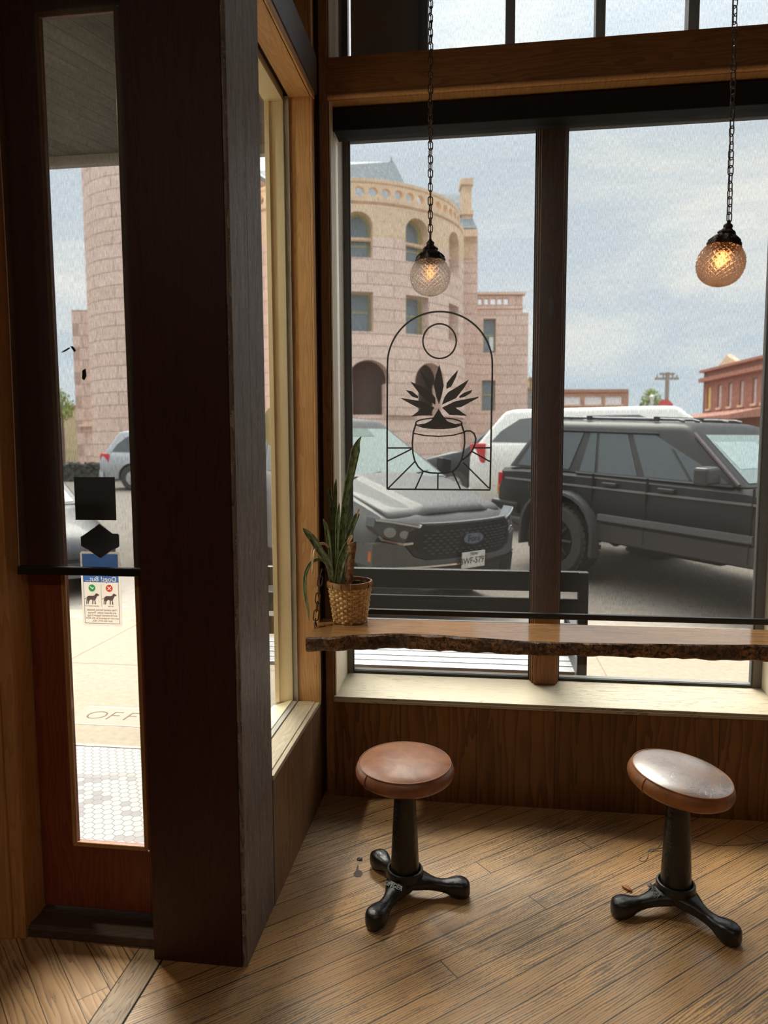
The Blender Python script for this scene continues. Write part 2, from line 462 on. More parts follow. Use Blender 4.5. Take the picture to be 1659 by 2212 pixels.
W_DARKTRIM = planks('dark_trim', (.10, .045, .022), (.045, .02, .010), axis='z', cross='x', grain=1.2, rough=.45, ring=30, bump=.2, seed=1)
W_SILL = planks('worn_sill', (.47, .41, .31), (.385, .325, .22), axis='x', cross='y', grain=1.2, rough=.5, ring=26, wear=.12, wearcol=(.2, .16, .1), bump=.3, seed=2)
W_SILL_L = planks('worn_sill_side', (.66, .565, .42), (.45, .36, .25), axis='y', cross='x', grain=1.3, rough=.5, ring=36, bump=.5, seed=4)
W_CREAM = planks('cream_painted_frame', (.97, .88, .63), (.90, .80, .53), axis='z', cross='x', grain=1.0, rough=.6, ring=10, bump=.1)
W_JAMB = planks('pale_jamb', (.93, .84, .68), (.82, .69, .50), axis='z', cross='y', grain=1.0, rough=.5, ring=24, bump=.15, seed=5)
W_DOOR = planks('red_brown_door', (.25, .062, .028), (.155, .036, .016), axis='z', cross='x', grain=1.0, rough=.42, ring=18, bump=.12, seed=7)
W_CASING = planks('door_casing', (.56, .30, .12), (.40, .19, .065), axis='z', cross='y', grain=1.0, rough=.45, ring=20, bump=.12, seed=3)
W_THRESH = planks('threshold_wood', (.10, .065, .045), (.05, .032, .024), axis='x', cross='y', grain=1.2, rough=.5, ring=30, bump=.3)
M_WALL = plain('dark_plaster', (.16, .10, .07), .8, var=.2, vscale=3, bump=.1)
M_CEIL = plain('dark_ceiling', (.12, .085, .065), .8, var=.15)
M_GASKET = plain('black_gasket', (.02, .025, .02), .5)
M_CAULK = plain('grey_glazing_bead', (.42, .40, .36), .5, var=.15)
M_BLACKMETAL = plain('black_metal', (.012, .012, .013), .45, spec=.4)
M_CASSETTE = plain('black_shade_box', (.008, .008, .009), .6, spec=.25)
M_FRAME = plain('dark_window_frame', (.14, .125, .11), .5, var=.2)
M_GLASS = clear_glass('window_glass')
M_FAB = fabric('screen_cloth')
M_STUCCO = plain('outer_wall_render', (.72, .63, .45), .85, var=.15, bump=.3)
M_SOFFIT = planks('grey_soffit', (.17, .165, .165), (.11, .11, .11), axis='y', cross='x', width=.08, ang=R(20), rough=.7, bump=.2, ring=12, tone=.2)

# ================================================================== the room
# floor: boards laid on the diagonal, one border board and a bay of boards the other way before the door
f = MB()
XB0, XB1 = -.370, -.275
def quad(x0, y0, x1, y1, z=0.0): f.add([(x0, y0, z), (x1, y0, z), (x1, y1, z), (x0, y1, z)], [(0, 1, 2, 3)])
quad(XB1, -7.6, 4.7, .36); quad(XB0, -7.6, XB1, -.90); quad(-3.3, -7.6, XB0, -.90)
quad(XB1-.0035, -7.6, XB1+.0035, -1.06, .0003); quad(XB0-.0015, -7.6, XB0+.0015, -1.06, .0003)      # the open joints either side of the border board
o = struct('floor', f, [W_FLOOR, W_FLOOR_B, W_FLOOR_L, plain('open_joint', (.012, .008, .006), .9)], weld=False)
for p, k in zip(o.data.polygons, (0, 1, 2, 3, 3)): p.material_index = k
o['label'] = 'worn diagonal pine floorboards'

struct('ceiling', B(-3.3, -7.6, 4.30, 4.7, .40, 4.45), M_CEIL)
struct('wall_back', B(-3.3, -7.75, 0, 4.7, -7.6, 4.35), M_WALL)
struct('wall_right', B(4.6, -7.6, 0, 4.75, .40, 4.35), M_WALL)
struct('wall_far_left', B(-3.45, -7.6, 0, -3.3, -.9, 4.35), M_WALL)

# ---- front wall: wainscot under the window, posts, header beam, wall above
struct('wall_front', B(.052, 0, 0, 4.6, .36, .452), W_WAIN)
w = B(-.20, -.058, 0, .0, .36, 4.3); w.box(.0, .030, 0, .020, .36, 4.3)
struct('wall_corner', w, W_DARKTRIM)  # dark material here carries the shade of the corner in its colour
struct('trim_6', B(.013, .004, 0, .0515, .36, 4.3), W_CORNER, bevel=.003)
struct('trim_1', B(.052, .0, 3.062, 4.6, .36, 3.209), W_BEAM)                       # header beam between window and transom
t = MB(); t.tube([(.052, .004, 3.052), (4.6, .004, 3.052)], .011, 10); t.box(.052, .012, 3.041, 4.6, .36, 3.062)
struct('trim_2', t, W_PINE_Y, smooth=40)                                           # bead along the lower edge of the beam
struct('wall_front_top', B(.052, 0, 4.16, 4.6, .36, 4.3), W_BEAM)
struct('wall_pier', B(1.985, 0, .452, 2.14, .36, 4.16), W_DARKTRIM)
struct('wall_front_end', B(3.95, 0, .452, 4.6, .36, 4.16), W_DARKTRIM)

# ---- the big front window
def front_window(name, x0, x1, mullion, gx):
    w = empty(name); w['kind'] = 'structure'
    s = MB(); s.prism([(-.006, .452), (.31, .452), (.31, .487), (.30, .487), (-.006, .470)], 'x', x0-.003, x1+.003)
    obj('sill', s, W_SILL, w, bevel=.002)
    s = MB(); s.box(x0-.003, -.012, .447, x1+.003, -.0055, .459); obj('sill_bead', s, W_SILL, w)
    obj('jamb', B(x0, .012, .47, x0+.006, .285, 3.041), W_JAMB, w)
    obj('jamb', B(x1-.006, .012, .47, x1, .285, 3.041), W_JAMB, w)
    fr = MB()
    fr.box(x0+.006, .285, .47, gx[0][0], .335, 3.041); fr.box(gx[-1][1], .285, .47, x1-.006, .335, 3.041)
    fr.box(gx[0][0], .285, 2.992, gx[-1][1], .335, 3.041); fr.box(gx[0][0], .298, .470, gx[-1][1], .335, .500)
    obj('frame', fr, M_FRAME, w)
    if mullion:
        m = MB(); a, b = mullion
        m.box(a+.016, .225, .478, b-.016, .345, 3.041); m.box(a+.007, .245, .48, b-.007, .345, 3.041); m.box(a, .268, .482, b, .345, 3.041)
        obj('mullion', m, W_MULL, w, bevel=.002)
    for a, b in gx:
        obj('pane', B(a, .298, .50, b, .304, 2.992), M_GLASS, w)
        g = MB(); g.box(a, .286, .4875, b, .297, .4985); g.box(a, .286, .4985, a+.006, .297, 2.99); g.box(b-.006, .286, .4985, b, .297, 2.99)
        obj('gasket', g, M_GASKET, w)
    return w
front_window('window_1', .055, 1.985, (.938, 1.070), [(.088, .938), (1.070, 1.940)])
front_window('window_5', 2.14, 3.95, None, [(2.18, 3.91)])

# ---- transom lights above the beam
w = empty('window_2'); w['kind'] = 'structure'
obj('jamb', B(.055, .012, 3.209, .061, .285, 4.16), W_JAMB, w)
fr = MB(); fr.box(.061, .285, 3.209, .088, .335, 4.16)
mx = [(.411, .453), (.794, .835), (1.178, 1.218), (1.560, 1.604), (1.945, 1.99), (2.33, 2.37), (2.72, 2.76), (3.10, 3.14), (3.49, 3.53)]
fr.box(.088, .285, 3.209, 3.95, .335, 3.228); fr.box(.088, .285, 4.13, 3.95, .335, 4.16)
obj('frame', fr, M_FRAME, w)
for a, b in mx: obj('muntin', B(a, .270, 3.209, b, .335, 4.16), M_FRAME, w)
xs = [.088] + [q for ab in mx for q in ab] + [3.95]
for k in range(len(xs)//2):
    if k == 0: continue
    obj('pane', B(xs[2*k], .300, 3.228, xs[2*k+1], .305, 4.13), M_GLASS, w)
obj('blank_panel', B(.108, .300, 3.228, .411, .312, 4.13), plain('painted_blank', (.85, .82, .78), .7, var=.06), w)
obj('edge_strip', B(.101, .296, 3.228, .108, .312, 4.13), W_CREAM, w)

# ---- left return wall with its side window
struct('wall_left', B(-.20, -.80, 0, .0, -.058, .452), W_WAIN_L)
struct('trim_3', B(-.20, -.80, 3.05, .014, -.03, 3.20), W_GREY_Y)                     # dark header across the return wall
struct('wall_left_top', B(-.20, -.80, 4.16, .0, -.058, 4.3), W_GREY_Y)
def side_window(name, z0, z1, sill):
    w = empty(name); w['kind'] = 'structure'
    obj('jamb', B(-.090, -.090, z0, -.006, -.058, z1), W_PINE, w)
    obj('jamb_trim', B(-.0055, -.090, z0, .006, -.0605, z1), W_PINE, w, bevel=.002)
    obj('glazing_bead', B(-.108, -.098, z0, -.0905, -.058, z1), M_CAULK, w)
    of = MB(); of.prism([(-.190, -.112), (-.170, -.112), (-.170, -.104), (-.112, -.104), (-.112, -.058), (-.190, -.058)], 'z', z0, z1)
    obj('outer_frame', of, W_CREAM, w, bevel=.001)
    obj('head_board', B(-.090, -.80, z1-.004, .0, -.091, z1+.012), W_PINE_Y, w)
    obj('outer_head', B(-.190, -.80, z1-.02, -.112, -.105, z1+.012), W_CREAM, w)
    obj('pane', B(-.1045, -.80, z0, -.1015, -.099, z1-.005), M_GLASS, w)
    if sill:
        obj('sill', B(-.0905, -.80, .452, -.014, -.091, .474), W_SILL_L, w, bevel=.002)
        obj('sill_edge', B(-.0135, -.80, .452, .004, -.059, .470), W_SILL_L, w, bevel=.0015)
        obj('outer_sill', MB().prism([(-.20, .43), (-.112, .43), (-.112, .485), (-.20, .455)], 'y', -.80, -.113), W_CREAM, w)
        obj('gasket', B(-.111, -.80, .470, -.091, -.113, .480), M_CAULK, w)
    else:
        obj('head_trim', B(-.004, -.80, z1, .012, -.06, z1+.02), W_PINE_Y, w)
    return w
side_window('window_3', .470, 3.022, True)
side_window('window_4', 3.20, 4.16, False)
struct('trim_4', B(-.006, -.80, 3.018, .010, -.06, 3.048), W_PINE_Y, bevel=.003)       # honey strip under the header

# ---- the heavy post at the end of the return wall
struct('wall_post', B(-.300, -1.107, 0, -.016, -.800, 4.3), W_DARK)
g = MB(); g.box(-.0155, -1.103, 0, .0, -.952, 4.3); g.box(-.0155, -.949, 0, -.001, -.800, 4.3)
struct('trim_5', g, W_GREY, bevel=.002)                                            # weathered boards on the post's side

# ---- doorway
struct('wall_door', B(-3.3, -1.06, 0, -.83, -.90, 4.3), W_CASING)
struct('wall_over_door', B(-.83, -1.05, 3.06, -.30, -.90, 4.3), W_DARK)
d = empty('door_frame', (-.80, -1.0, 0)); d['kind'] = 'structure'
obj('jamb', B(-.800, -1.073, 0, -.757, -.905, 3.06), W_CASING, d, bevel=.003)
obj('casing', B(-.845, -1.082, 0, -.800, -1.058, 3.1), W_CASING, d, bevel=.004)
obj('casing', B(-.905, -1.074, 0, -.847, -1.058, 3.1), W_CASING, d, bevel=.004)
obj('hinge_jamb', B(-.345, -.99, 0, -.300, -.905, 3.06), W_DARK, d)
th = MB(); th.prism([(-1.062, 0), (-1.062, .030), (-1.050, .038), (-.985, .038), (-.985, .045), (-.90, .045), (-.90, 0)], 'x', -.757, -.300)
obj('threshold', th, W_THRESH, d, bevel=.002)

d = empty('door_1', (-.55, -.947, .05)); d['kind'] = 'structure'
GX0, GX1, GZ0, GZ1 = -.628, -.388, .282, 2.885
DX0, DX1, DZ0, DZ1 = -.755, -.347, .052, 3.05
b = MB()
b.box(DX0, -.970, DZ0, GX0-.014, -.925, DZ1); b.box(GX1+.014, -.970, DZ0, DX1, -.925, DZ1)
obj('stile', b, W_DOOR, d, bevel=.002)
b = B(GX0-.014, -.970, DZ0, GX1+.014, -.925, GZ0-.014); b.box(GX0-.014, -.970, GZ1+.014, GX1+.014, -.925, DZ1)
obj('rail', b, W_DOOR, d, bevel=.002)
m = MB()
for r_, k in ((.0055, .005), (.004, .0125)):
    pts = [(GX0-.014+k, -.968, GZ0-.014+k), (GX1+.014-k, -.968, GZ0-.014+k), (GX1+.014-k, -.968, GZ1+.014-k), (GX0-.014+k, -.968, GZ1+.014-k)]
    for i in range(4): m.tube([pts[i], pts[(i+1) % 4]], r_, 8)
obj('glazing_moulding', m, W_CASING, d, smooth=50)
obj('pane', B(GX0-.006, -.9505, GZ0-.006, GX1+.006, -.9455, GZ1+.006), M_GLASS, d)
hp = MB()
for k in range(3): hp.tube([(-.343, -.975, .225+.022*k), (-.343, -.975, .245+.022*k)], .006, 10)
obj('hinge', hp, plain('aged_brass', (.25, .16, .07), .4, metal=1), d, smooth=40)

# oval plaque fixed to the outside of the side-window frame
q0 = on_y(586, 880, -.075); q1 = on_y(586, 963, -.075)
mb = MB(); mb.prism([(-.196+.034*math.cos(R(a)), (q0.z+q1.z)/2+(q0.z-q1.z)/2*math.sin(R(a))) for a in range(0, 360, 10)], 'y', -.080, -.066)
tag(obj('oval_plaque', mb, plain('grey_green_plaque', (.42, .42, .30), .6), bevel=.002), 'small oval plaque on the outside of the cream side-window frame', 'plaque')

# ================================================================== roller shades
def roller(label, x0, x1, y, z0, z1, bar, cas, edge=None, bow=0.0, grp=None, capx=None):
    r = empty('roller_shade', ((x0+x1)/2, y, z1)); tag(r, label, 'shade', grp)
    n = 40; vs = []; fs = []
    for i in range(n+1):
        tt = i/n; z = z0+(z1-z0)*tt
        e = bow*math.sin(math.pi*tt)
        for j in range(13):
            uu = j/12
            vs.append((x0+(x1-x0)*uu + e*(1-uu), y + .0015*math.sin(uu*9+tt*5), z))
    for i in range(n):
        for j in range(12): a = i*13+j; fs.append((a, a+1, a+14, a+13))
    c = MB(); c.add(vs, fs); obj('fabric', c, M_FAB, r, smooth=60)
    if edge: 
        pts = [(x0-.001+bow*math.sin(math.pi*k/20), y, z0+(z1-z0)*k/20) for k in range(21)]
        obj('lit_edge', MB().tube(pts, .0013, 6), plain('lit_edge_tone', (.45, .36, .30), .7), r, smooth=60)  # pale strip paints the light caught along the cloth's edge
    if bar: obj('hem_bar', MB().box(x0-.002, y-.011, z0-.026, x1+.002, y+.011, z0), M_BLACKMETAL, r, bevel=.003)
    if cas: obj('cassette', B(x0-.008, y-.07, z1-.005, x1+.008, y+.045, z1+cas), M_CASSETTE, r, bevel=.004)
    if capx: obj('end_bracket', B(capx-.006, y-.06, z1-.025, capx, y+.03, z1+.08), plain('white_plastic', (.7, .68, .62), .5), r, bevel=.002)
    return r
roller('wide grey screen shade drawn down over the big front window', .068, 1.975, .13, .846, 2.945, True, .088, capx=.066)
roller('screen shade across the small lights above the header beam', .068, 1.975, .17, 3.210, 4.10, False, .05)
roller('screen shade across the small lights beyond the pier, right of the other', 2.15, 3.94, .17, 3.210, 4.10, False, .05)
roller('screen shade on the front window farther right, beyond the pier', 2.15, 3.94, .13, .846, 2.945, True, .088)
dsh = roller('tall narrow screen shade hanging before the door', -.741, -.302, -1.030, 1.225, 3.16, True, .07, edge=True, bow=.010)

for poly in ([(131, 762), (138, 757), (150, 750), (151, 753), (140, 760)], [(152, 748), (158, 748), (164, 757), (161, 761), (156, 754)], [(178, 800), (185, 796), (187, 812), (182, 822), (177, 818)]):
    mb = MB(); mb.prism([(on_y(a, c_, -1.0325).x, on_y(a, c_, -1.0325).z) for a, c_ in poly], 'y', -1.0330, -1.0322)
    obj('smudge', mb, plain('dark_smudge', (.01, .01, .01), .8), dsh)

# ================================================================== live-edge shelf bar
W_SHELF = planks('shelf_top_wood', (.40, .215, .095), (.24, .115, .045), axis='x', cross='y', grain=.9, rough=.12, spec=1.0, ring=16, bump=.08, roughvar=.1, seed=3)
m, t, b = newmat('bark_edge')
gp = t.nodes.new('ShaderNodeNewGeometry')
n1 = noise_n(t, gp.outputs['Position'], 52, 6, .68, .9); n2 = noise_n(t, gp.outputs['Position'], 9, 4, .6)
c1 = ramp_n(t, n1, .42, .60, (.020, .011, .007), (.36, .18, .075))
t.links.new(mix_n(t, ramp_n(t, n2, .46, .68), c1, (.030, .017, .011)), b.inputs['Base Color'])
b.inputs['Roughness'].default_value = .5
bp = t.nodes.new('ShaderNodeBump'); bp.inputs['Strength'].default_value = .9; bp.inputs['Distance'].default_value = .006
t.links.new(n1, bp.inputs['Height']); t.links.new(bp.outputs[0], b.inputs['Normal'])
M_BARK = m
sh = empty('live_edge_shelf', (.9, -.16, .83)); tag(sh, 'long live-edge wooden shelf bar with bark front, hung before the window', 'shelf')
XS = [.008 + 2.9*i/120 for i in range(121)]
def front_edge(x):
    keys = [(0, -.335), (.10, -.318), (.22, -.268), (.36, -.232), (.52, -.236), (.70, -.262), (.90, -.292), (1.15, -.286), (1.5, -.262), (1.8, -.238), (2.2, -.25), (3.0, -.26)]
    for (a, u), (b2, v) in zip(keys, keys[1:]):
        if x <= b2:
            q = (x-a)/(b2-a); q = q*q*(3-2*q); return u+(v-u)*q
    return keys[-1][1]
def thick(x): return .050 + .010*math.sin(3.1*x+1.2) + .014*min(1, max(0, (x-.05)/.5)) if x < 3 else .05
vs, fs = [], []
for x in XS: 
    y = front_edge(x) + .004*noise.noise(Vector((x*14, 0, 0)))
    vs += [(x, y, .830), (x, -.004, .830)]
for i in range(len(XS)-1): fs.append((2*i, 2*i+2, 2*i+3, 2*i+1))
top = MB(); top.add(vs, fs); top.box(.008, -.12, .790, 2.908, -.004, .8295)
obj('top', top, W_SHELF, sh)
secs = []
for x in XS:
    y = front_edge(x) + .004*noise.noise(Vector((x*14, 0, 0))); h = thick(x); q = []
    prof = [(0, 0), (-.006, -.10), (-.004, -.35), (-.010, -.6), (-.004, -.85), (.006, -1.0), (.06, -1.02), (.125, -.9), (.125, -.2)]
    for k, (dy, dz) in enumerate(prof):
        jit = (.006*noise.noise(Vector((x*22, k*1.7, 0))) + .003*noise.noise(Vector((x*60, k*2.7, 4)))) if 0 < k < 7 else 0
        q.append((x, y+dy+jit, .8295 + dz*h + jit*.6))
    secs.append(q)
obj('bark_edge', MB().loft(secs), M_BARK, sh, smooth=50)

# ================================================================== chains
def link_pts(L, w, n=22):
    pts = []
    h = L/2-w
    for k in range(n):
        a = 2*math.pi*k/n
        pts.append((w*math.cos(a), 0, w*math.sin(a) + (h if math.sin(a) >= 0 else -h)))
    return pts
def chain(mb, pts, L=.030, w=.0085, r=.0019, pitch=.0235, n=6, jit=.25):
    """real interlocked links along a path"""
    pts = [Vector(p) for p in pts]
    seg = [(pts[i+1]-pts[i]).length for i in range(len(pts)-1)]; tot = sum(seg)
    k = int(tot/pitch); base = link_pts(L, w)
    rnd = random.Random(3)
    for i in range(k):
        s_ = (i+.5)*tot/k; j = 0
        while s_ > seg[j] and j < len(seg)-1: s_ -= seg[j]; j += 1
        d = (pts[j+1]-pts[j]).normalized(); p = pts[j] + d*s_
        rot = d.to_track_quat('Z', 'Y').to_matrix()
        spin = Matrix.Rotation((0.5 if i % 2 else 2.05) + rnd.uniform(-jit, jit), 3, 'Z')
        mb.tube([p + rot @ (spin @ Vector(q)) for q in base], r, n, closed=True)
    return mb
M_CHAIN = plain('old_bronze', (.085, .050, .034), .42, metal=.85, var=.4, vscale=60)

# ================================================================== pendant lamps
M_CAP = plain('cast_bronze', (.045, .034, .022), .5, metal=.6, var=.5, vscale=50, bump=.4)
def pressed(name, col):
  m, t, b = newmat(name)
  b.inputs['Base Color'].default_value = (*col, 1)
  b.inputs['Roughness'].default_value = .05
  b.inputs['IOR'].default_value = 1.45
  b.inputs['Transmission Weight'].default_value = 1.0
  tr = t.nodes.new('ShaderNodeBsdfTransparent'); tr.inputs['Color'].default_value = (*col, 1)
  lw = t.nodes.new('ShaderNodeMixShader'); lw.inputs[0].default_value = .35
  t.links.new(b.outputs[0], lw.inputs[1]); t.links.new(tr.outputs[0], lw.inputs[2])
  t.links.new(lw.outputs[0], t.nodes['Material Output'].inputs['Surface'])
  return m
M_PCLEAR = pressed('clear_pressed_glass', (1.0, .93, .88)); M_PAMBER = pressed('amber_pressed_glass', (.99, .80, .66))
def bulb_mat(name, s):
    return plain(name, (.9, .6, .3), .4, emit=((1.0, .50, .17), s))
def pendant(label, x, y, z, rad, tilt, ztop, strength, gm):
    p = empty('pendant_lamp', (x, y, z)); tag(p, label, 'lamp', 'glass globe pendant lamps')
    q = Matrix.Rotation(tilt, 3, 'Y')
    def xf(v): return q @ Vector(v)
    # globe: diamond-cut pressed glass, pyramids between two crossing spirals of grooves
    NU, NV = 216, 140
    g = MB(); vs = []; fs = []
    N = 22
    for i in range(NV+1):
        th = R(24) + (math.pi-R(24))*i/NV
        for k in range(NU):
            ph = 2*math.pi*k/NU
            lat = math.log(math.tan(max(.02, min(math.pi-.02, th))/2))    # Mercator: both spirals cross at right angles
            a1 = (ph + lat)*N/2/math.pi; a2 = (ph - lat)*N/2/math.pi
            d1 = abs(a1-math.floor(a1)-.5)*2; d2 = abs(a2-math.floor(a2)-.5)*2
            hgt = 1-max(d1, d2)
            rr = rad*(.945 + .085*hgt*min(1, math.sin(th)*1.3))
            vs.append(xf((rr*math.sin(th)*math.cos(ph), rr*math.sin(th)*math.sin(ph), rr*math.cos(th)*1.0)))
    for i in range(NV):
        for k in range(NU): fs.append((i*NU+k, i*NU+(k+1) % NU, (i+1)*NU+(k+1) % NU, (i+1)*NU+k))
    g.add(vs, fs)
    gl_ = obj('glass_globe', g, gm, p, world=False)
    sd = gl_.modifiers.new('thickness', 'SOLIDIFY'); sd.thickness = .0032; sd.offset = -1
    # cap: stepped cast-metal gallery with scrolls
    s = rad/.075
    prof = [(.001, .1395), (.0035, .1395), (.0050, .134), (.0075, .1285), (.0125, .1245), (.0150, .1195), (.0130, .1145), (.0165, .109), (.0250, .1025), (.0280, .0975), (.0250, .093),
            (.0340, .087), (.0430, .0775), (.0490, .068), (.0525, .060), (.0535, .0555), (.0515, .0545), (.0490, .058), (.04, .07), (.02, .09)]
    c = MB(); vs = []; fs = []; n = 64
    for r_, z_ in prof:
        for k in range(n):
            a = 2*math.pi*k/n
            wv = 1 + (.05*math.cos(8*a)*min(1, r_/.02) + .03*math.cos(16*a+z_*200)*min(1, r_/.03))
            vs.append(xf((r_*s*wv*math.cos(a), r_*s*wv*math.sin(a), z_*s)))
    for i in range(len(prof)-1):
        for k in range(n): fs.append((i*n+k, i*n+(k+1) % n, (i+1)*n+(k+1) % n, (i+1)*n+k))
    c.add(vs, fs)
    for k in range(8):                                                   # raised scrolls round the skirt
        a = 2*math.pi*k/8
        pts = []
        for j in range(18):
            tt = j/17; ra = .0095*(1-tt*.8); an = tt*9
            aa = a + (ra*math.cos(an))/.046; zz = .0745 + ra*math.sin(an)
            rr = .0470 - (zz-.0745)*.98
            pts.append(xf((rr*s*math.cos(aa), rr*s*math.sin(aa), zz*s)))
        c.tube(pts, .0016*s, 5)
    obj('cap', c, M_CAP, p, world=False, smooth=50)
    ch = MB(); chain(ch, [xf((0, 0, .136*s)), (0, 0, ztop-z)], L=.031*s**.3, w=.0085, r=.0019)
    obj('chain', ch, M_CHAIN, p, world=False, smooth=60)
    cord = MB().tube([xf((0, 0, .13*s)), (0.001, 0.002, (ztop-z)*.5), (0, 0, ztop-z)], .0016, 6)
    obj('cord', cord, plain('dark_cord', (.03, .02, .015), .6), p, world=False)
    bl = MB().lathe([(.0005, -.030), (.010, -.028), (.0185, -.018), (.0205, -.004), (.017, .012), (.011, .026), (.009, .05), (.001, .055)], 20)
    bl.xf(lambda v: xf((v*.62 + Vector((0, 0, .010)))*s)); obj('bulb', bl, bulb_mat('bulb_%d' % int(strength*10), strength), p, world=False, smooth=60)
    return p
pendant('clear cut-glass globe pendant hanging by a chain before the stone tower', .515, -.45, 2.203, .0725, R(0), 4.30, 2.2, M_PCLEAR)
pendant('tilted amber cut-glass globe pendant farther right, glowing before the sky', 1.455, -.62, 2.171, .0735, R(9), 4.30, 7.0, M_PAMBER)
# fill lamps added behind the camera to lift the surfaces facing it
def room_fill_lamp(x, y, watt):
    c = empty('room_fill_lamp', (x, y, 4.22)); tag(c, 'wide flat fill lamp added over the back of the room, behind the camera', 'lamp', 'added fill lamps behind the camera')
    obj('housing', B(x-.75, y-.35, 4.20, x+.75, y+.35, 4.299), M_BLACKMETAL, c)
    obj('diffuser', B(x-.72, y-.32, 4.185, x+.72, y+.32, 4.20), plain('fill_diffuser', (.8, .75, .65), .5, emit=((1, .82, .62), 1.0)), c)
    L = bpy.data.lights.new('room_fill_light', 'AREA'); L.shape = 'RECTANGLE'; L.size = 1.4; L.size_y = .6; L.energy = watt; L.color = (1, .83, .64)
    lo = bpy.data.objects.new('room_fill_light', L); COL.objects.link(lo); lo.parent = c; lo.location = (0, 0, -.05)
for x_ in (-1.6, 1.0, 3.4): room_fill_lamp(x_, -5.4, 14)

# ================================================================== cast-iron stools
def leather(name, base, dark, gloss=.35, crack=0.0, seed=0, coat=0.0):
    m, t, b = newmat(name)
    b.inputs['Coat Weight'].default_value = coat; b.inputs['Coat Roughness'].default_value = .40; b.inputs['Coat IOR'].default_value = 3.4
    tcn = t.nodes.new('ShaderNodeTexCoord'); P = tcn.outputs['Object']
    n1 = noise_n(t, P, 14, 5, .6, .5); n2 = noise_n(t, P, 160, 3, .6)
    c = mix_n(t, ramp_n(t, n1, .38, .66), base, dark)
    vo = t.nodes.new('ShaderNodeTexVoronoi'); vo.feature = 'DISTANCE_TO_EDGE'; vo.inputs['Scale'].default_value = 46
    mpn = t.nodes.new('ShaderNodeMapping'); mpn.inputs['Location'].default_value = (seed, seed*.7, 0)
    dn = t.nodes.new('ShaderNodeVectorMath'); dn.operation = 'MULTIPLY_ADD'
    nn = t.nodes.new('ShaderNodeTexNoise'); nn.inputs['Scale'].default_value = 18; t.links.new(P, nn.inputs['Vector'])
    t.links.new(nn.outputs['Color'], dn.inputs[0]); dn.inputs[1].default_value = (.05, .05, .05); t.links.new(P, dn.inputs[2])
    t.links.new(dn.outputs[0], mpn.inputs['Vector']); t.links.new(mpn.outputs[0], vo.inputs['Vector'])
    cr_ = ramp_n(t, vo.outputs['Distance'], .0, .09, (1, 1, 1), (0, 0, 0))
    msk = math_n(t, 'MULTIPLY', cr_, math_n(t, 'MULTIPLY', ramp_n(t, n1, .42, .6), crack))
    c = mix_n(t, msk, c, tuple(x*.22 for x in dark))
    t.links.new(c, b.inputs['Base Color'])
    t.links.new(math_n(t, 'ADD', gloss-.08, math_n(t, 'MULTIPLY', n1, .22)), b.inputs['Roughness'])
    b.inputs['Specular IOR Level'].default_value = .55
    h = math_n(t, 'SUBTRACT', math_n(t, 'ADD', math_n(t, 'MULTIPLY', n2, .18), math_n(t, 'MULTIPLY', n1, .8)), math_n(t, 'MULTIPLY', msk, .9))
    bp = t.nodes.new('ShaderNodeBump'); bp.inputs['Strength'].default_value = .32+crack*.4; bp.inputs['Distance'].default_value = .003
    t.links.new(h, bp.inputs['Height']); t.links.new(bp.outputs[0], b.inputs['Normal'])
    return m
L_TAN = leather('brown_leather_smooth', (.42, .18, .092), (.28, .11, .058), .36)
L_CRACK = leather('brown_leather_cracked', (.30, .125, .065), (.18, .068, .035), .28, 1.0, 3, 1.0)
L_TSIDE = leather('brown_leather_side', (.31, .12, .06), (.20, .072, .036), .34)
L_SIDE = leather('amber_leather_side', (.36, .135, .042), (.24, .085, .028), .42, .25, 5)
M_IRON = plain('black_cast_iron', (.011, .0105, .0105), .34, spec=.55, var=.3, vscale=40, bump=.35)
M_RAISED = plain('rubbed_iron_lettering', (.06, .056, .052), .4, spec=.5)

